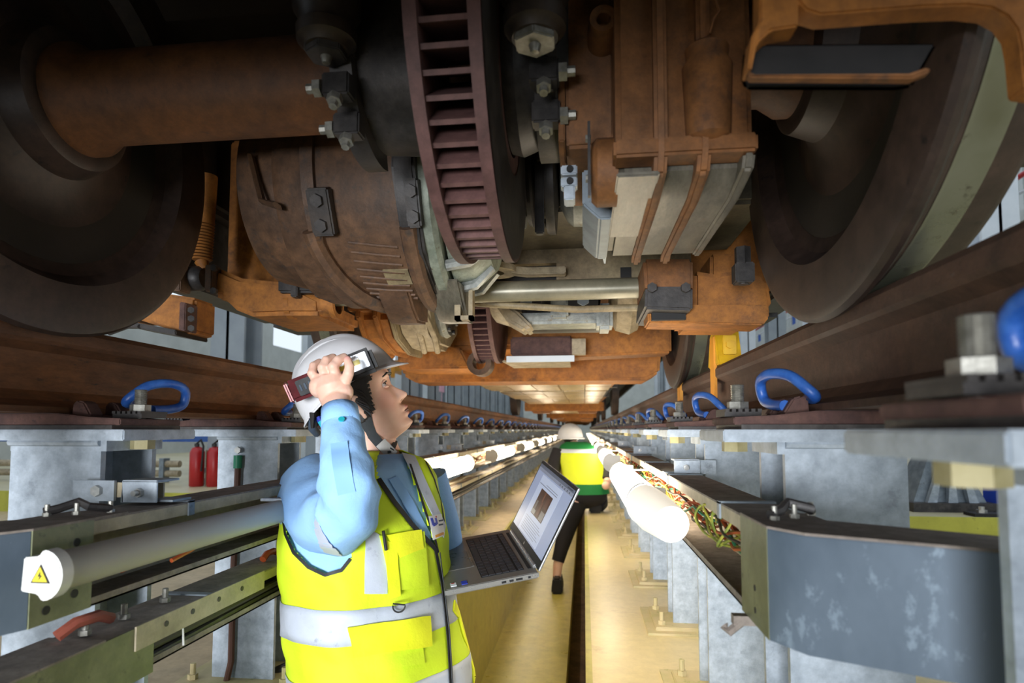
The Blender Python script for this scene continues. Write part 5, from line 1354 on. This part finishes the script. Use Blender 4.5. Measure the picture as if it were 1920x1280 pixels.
sc_(.086,.158,.115,.222,(60,36,26),'picture',2)
for h0,h1,a0,a1,c in ((.088,.112,.118,.150,(120,116,112)),(.092,.13,.160,.176,(84,48,34)),(.088,.10,.19,.22,(142,138,132)),(.13,.156,.17,.18,(100,60,40)),(.10,.125,.20,.214,(98,90,84)),(.12,.15,.125,.15,(78,46,34))):
    sc_(h0,h1,a0,a1,c,'picture_detail',3)
sc_(.166,.168,.095,.255,(110,116,132),'text_line',2); sc_(.172,.174,.095,.20,(130,136,150),'text_line',2)
for i in range(7): sc_(.072-.006*i,.0735-.006*i,.20-.012*(i%3)-.09,.245,(128,136,154),'text_line',2)
for i in range(5): sc_(.196,.201,.03+.02*i,.035+.02*i,(70,76,90),'tab_icon',2)
sc_(.206,.209,.02,.06,(60,64,74),'tab_icon',2)
MB().tube([SPt(.0,.03,0),SPt(.0,.295,0)],.006,12).build('hinge', ls, lt, smooth=True)
MB().tube([SPt(.013,.165,.0014),SPt(.013,.165,.0018)],.004,18).build('round_emblem', lm, lid)

# ================================================================== FAR WORKER
fw = thing('person', 'bent worker in white hard hat, lime and green vest and black trousers walking away', 'person', (-.18,5.5,ZP))
b2 = MB()
YF = 5.5
hd = at(1070,812,5.75)
b2.ball(hd,.085,20,(.85,1,1.1)); 
b2.tube([hd-V((0,0,.08)),at(1080,838,5.65)],.045,14)
b2.tube([at(1086,856,5.60),at(1092,874,5.58),at(1096,905,5.52),at(1095,935,5.48)],[.10,.11,.11,.10],20)
b2.tube([at(1076,935,5.45),at(1060,990,5.45),at(1046,1060,5.40),at(1044,1082,5.38)],[.09,.06,.042,.036],14)
b2.tube([at(1115,935,5.55),at(1125,945,5.65),at(1114,958,5.62)],[.08,.055,.04],14)
b2.tube([at(1050,848,5.62),at(1040,885,5.55),at(1043,910,5.35)],[.055,.045,.035],12)
b2.ball(at(1043,915,5.3),.04,12)
for i in range(4): b2.tube([at(1040+2*i,917,5.3),at(1038+3*i,925,5.28),at(1040+3*i,932,5.26)],[.011,.010,.008],8)
b2.tube([at(1048,915,5.28),at(1052,922,5.26)],[.012,.009],8)
b2.tube([at(1132,848,5.62),at(1144,880,5.6),at(1138,905,5.45)],[.055,.045,.035],12); b2.ball(at(1136,910,5.4),.038,12)
fb = remesh(b2,'body',skin_m,fw,.008,3)
dk2 = mat('dark_clothes',(24,22,26),(34,31,36),scale=10,rough=.8)
lime2 = mat('worker_lime',(214,228,30),(222,236,50),scale=5,rough=.7,bump=.1,bscale=14)
grn2 = mat('worker_green',(20,120,56),(26,132,64),scale=5,rough=.7)
def loft(rows, name, m, parent, n=36, Yk=.62, cap=True):
    # rows: (py, px left, px right, Y)
    vs = []
    for (py, xl, xr, Y) in rows:
        p = at((xl+xr)/2,py,Y); h = (xr-xl)/2*(p.dot(cF)/F)
        for j in range(n):
            a = 2*PI*j/n; vs.append(p+cR*(h*math.cos(a))*(1+.02*math.sin(5*a+py))+V((0,1,0))*(h*Yk*math.sin(a)))
    K = len(rows)
    fs = [(k*n+j,k*n+(j+1)%n,(k+1)*n+(j+1)%n,(k+1)*n+j) for k in range(K-1) for j in range(n)]
    if cap: fs += [tuple(range(n-1,-1,-1)), tuple(range((K-1)*n,K*n))]
    return MB().add(vs,fs).build(name, m, parent, smooth=True, angle=60)
loft([(828,1062,1100,5.66),(834,1052,1112,5.65),(842,1047,1122,5.64)],'collar',grn2,fw)
wv = loft([(841,1046,1124,5.64),(846,1045,1127,5.63),(848,1045,1128,5.63)],'shoulder_band',hcolw_m,fw)
loft([(847,1046,1127,5.63),(860,1049,1130,5.60),(880,1052,1134,5.56),(900,1055,1139,5.52),(908,1055,1141,5.51)],'vest',lime2,fw)
loft([(906,1054,1142,5.51),(916,1055,1142,5.50),(925,1056,1142,5.49)],'vest_hem',grn2,fw)
loft([(922,1056,1140,5.49),(936,1055,1138,5.49),(946,1060,1128,5.50),(952,1068,1110,5.50)],'trouser_seat',dk2,fw)
MB().tube([at(1078,938,5.46),at(1064,985,5.46),at(1052,1030,5.43),at(1046,1052,5.41)],[.115,.085,.062,.055],18).build('trouser_leg', dk2, fw, smooth=True)
MB().tube([at(1118,934,5.54),at(1124,944,5.64),at(1116,954,5.63)],[.10,.075,.06],18).build('trouser_leg', dk2, fw, smooth=True)
MB().tube([at(1050,846,5.62),at(1040,868,5.58),at(1038,890,5.5),at(1042,908,5.4)],[.075,.065,.055,.045],16).build('sleeve', dk2, fw, smooth=True)
MB().tube([at(1130,850,5.62),at(1142,878,5.6),at(1138,900,5.48)],[.07,.06,.045],16).build('sleeve', dk2, fw, smooth=True)
c = at(1045,1085,5.38)
MB().prism([(c.x-.045,ZP),(c.x+.05,ZP),(c.x+.05,ZP+.05),(c.x+.035,ZP+.13),(c.x-.035,ZP+.13),(c.x-.045,ZP+.05)],'y',5.24,5.50).build('shoe', black_m, fw, bevel=.015)
c = at(1115,962,5.6)
MB().prism([(c.x-.05,ZL),(c.x+.06,ZL),(c.x+.06,ZL+.05),(c.x+.04,ZL+.12),(c.x-.035,ZL+.12),(c.x-.05,ZL+.05)],'y',5.46,5.72).build('shoe', black_m, fw, bevel=.015)
hc = at(1069,822,5.75)
hr = MB().lathe([(0,.110),(.004,.122),(.03,.118),(.08,.104),(.12,.074),(.14,.03),(.145,0)],hc,'z',32).build('hard_hat', hat_m, fw, smooth=True)
MB().lathe([(-.003,.10),(-.003,.135),(.006,.135),(.006,.10)],hc,'z',32,closed=True).build('brim', hat_m, hr, smooth=True, angle=30)
MB().ball(hd-V((0,.0,.02)),.092,20,(.85,1,1.0)).build('hair', hair_m, fw, smooth=True)
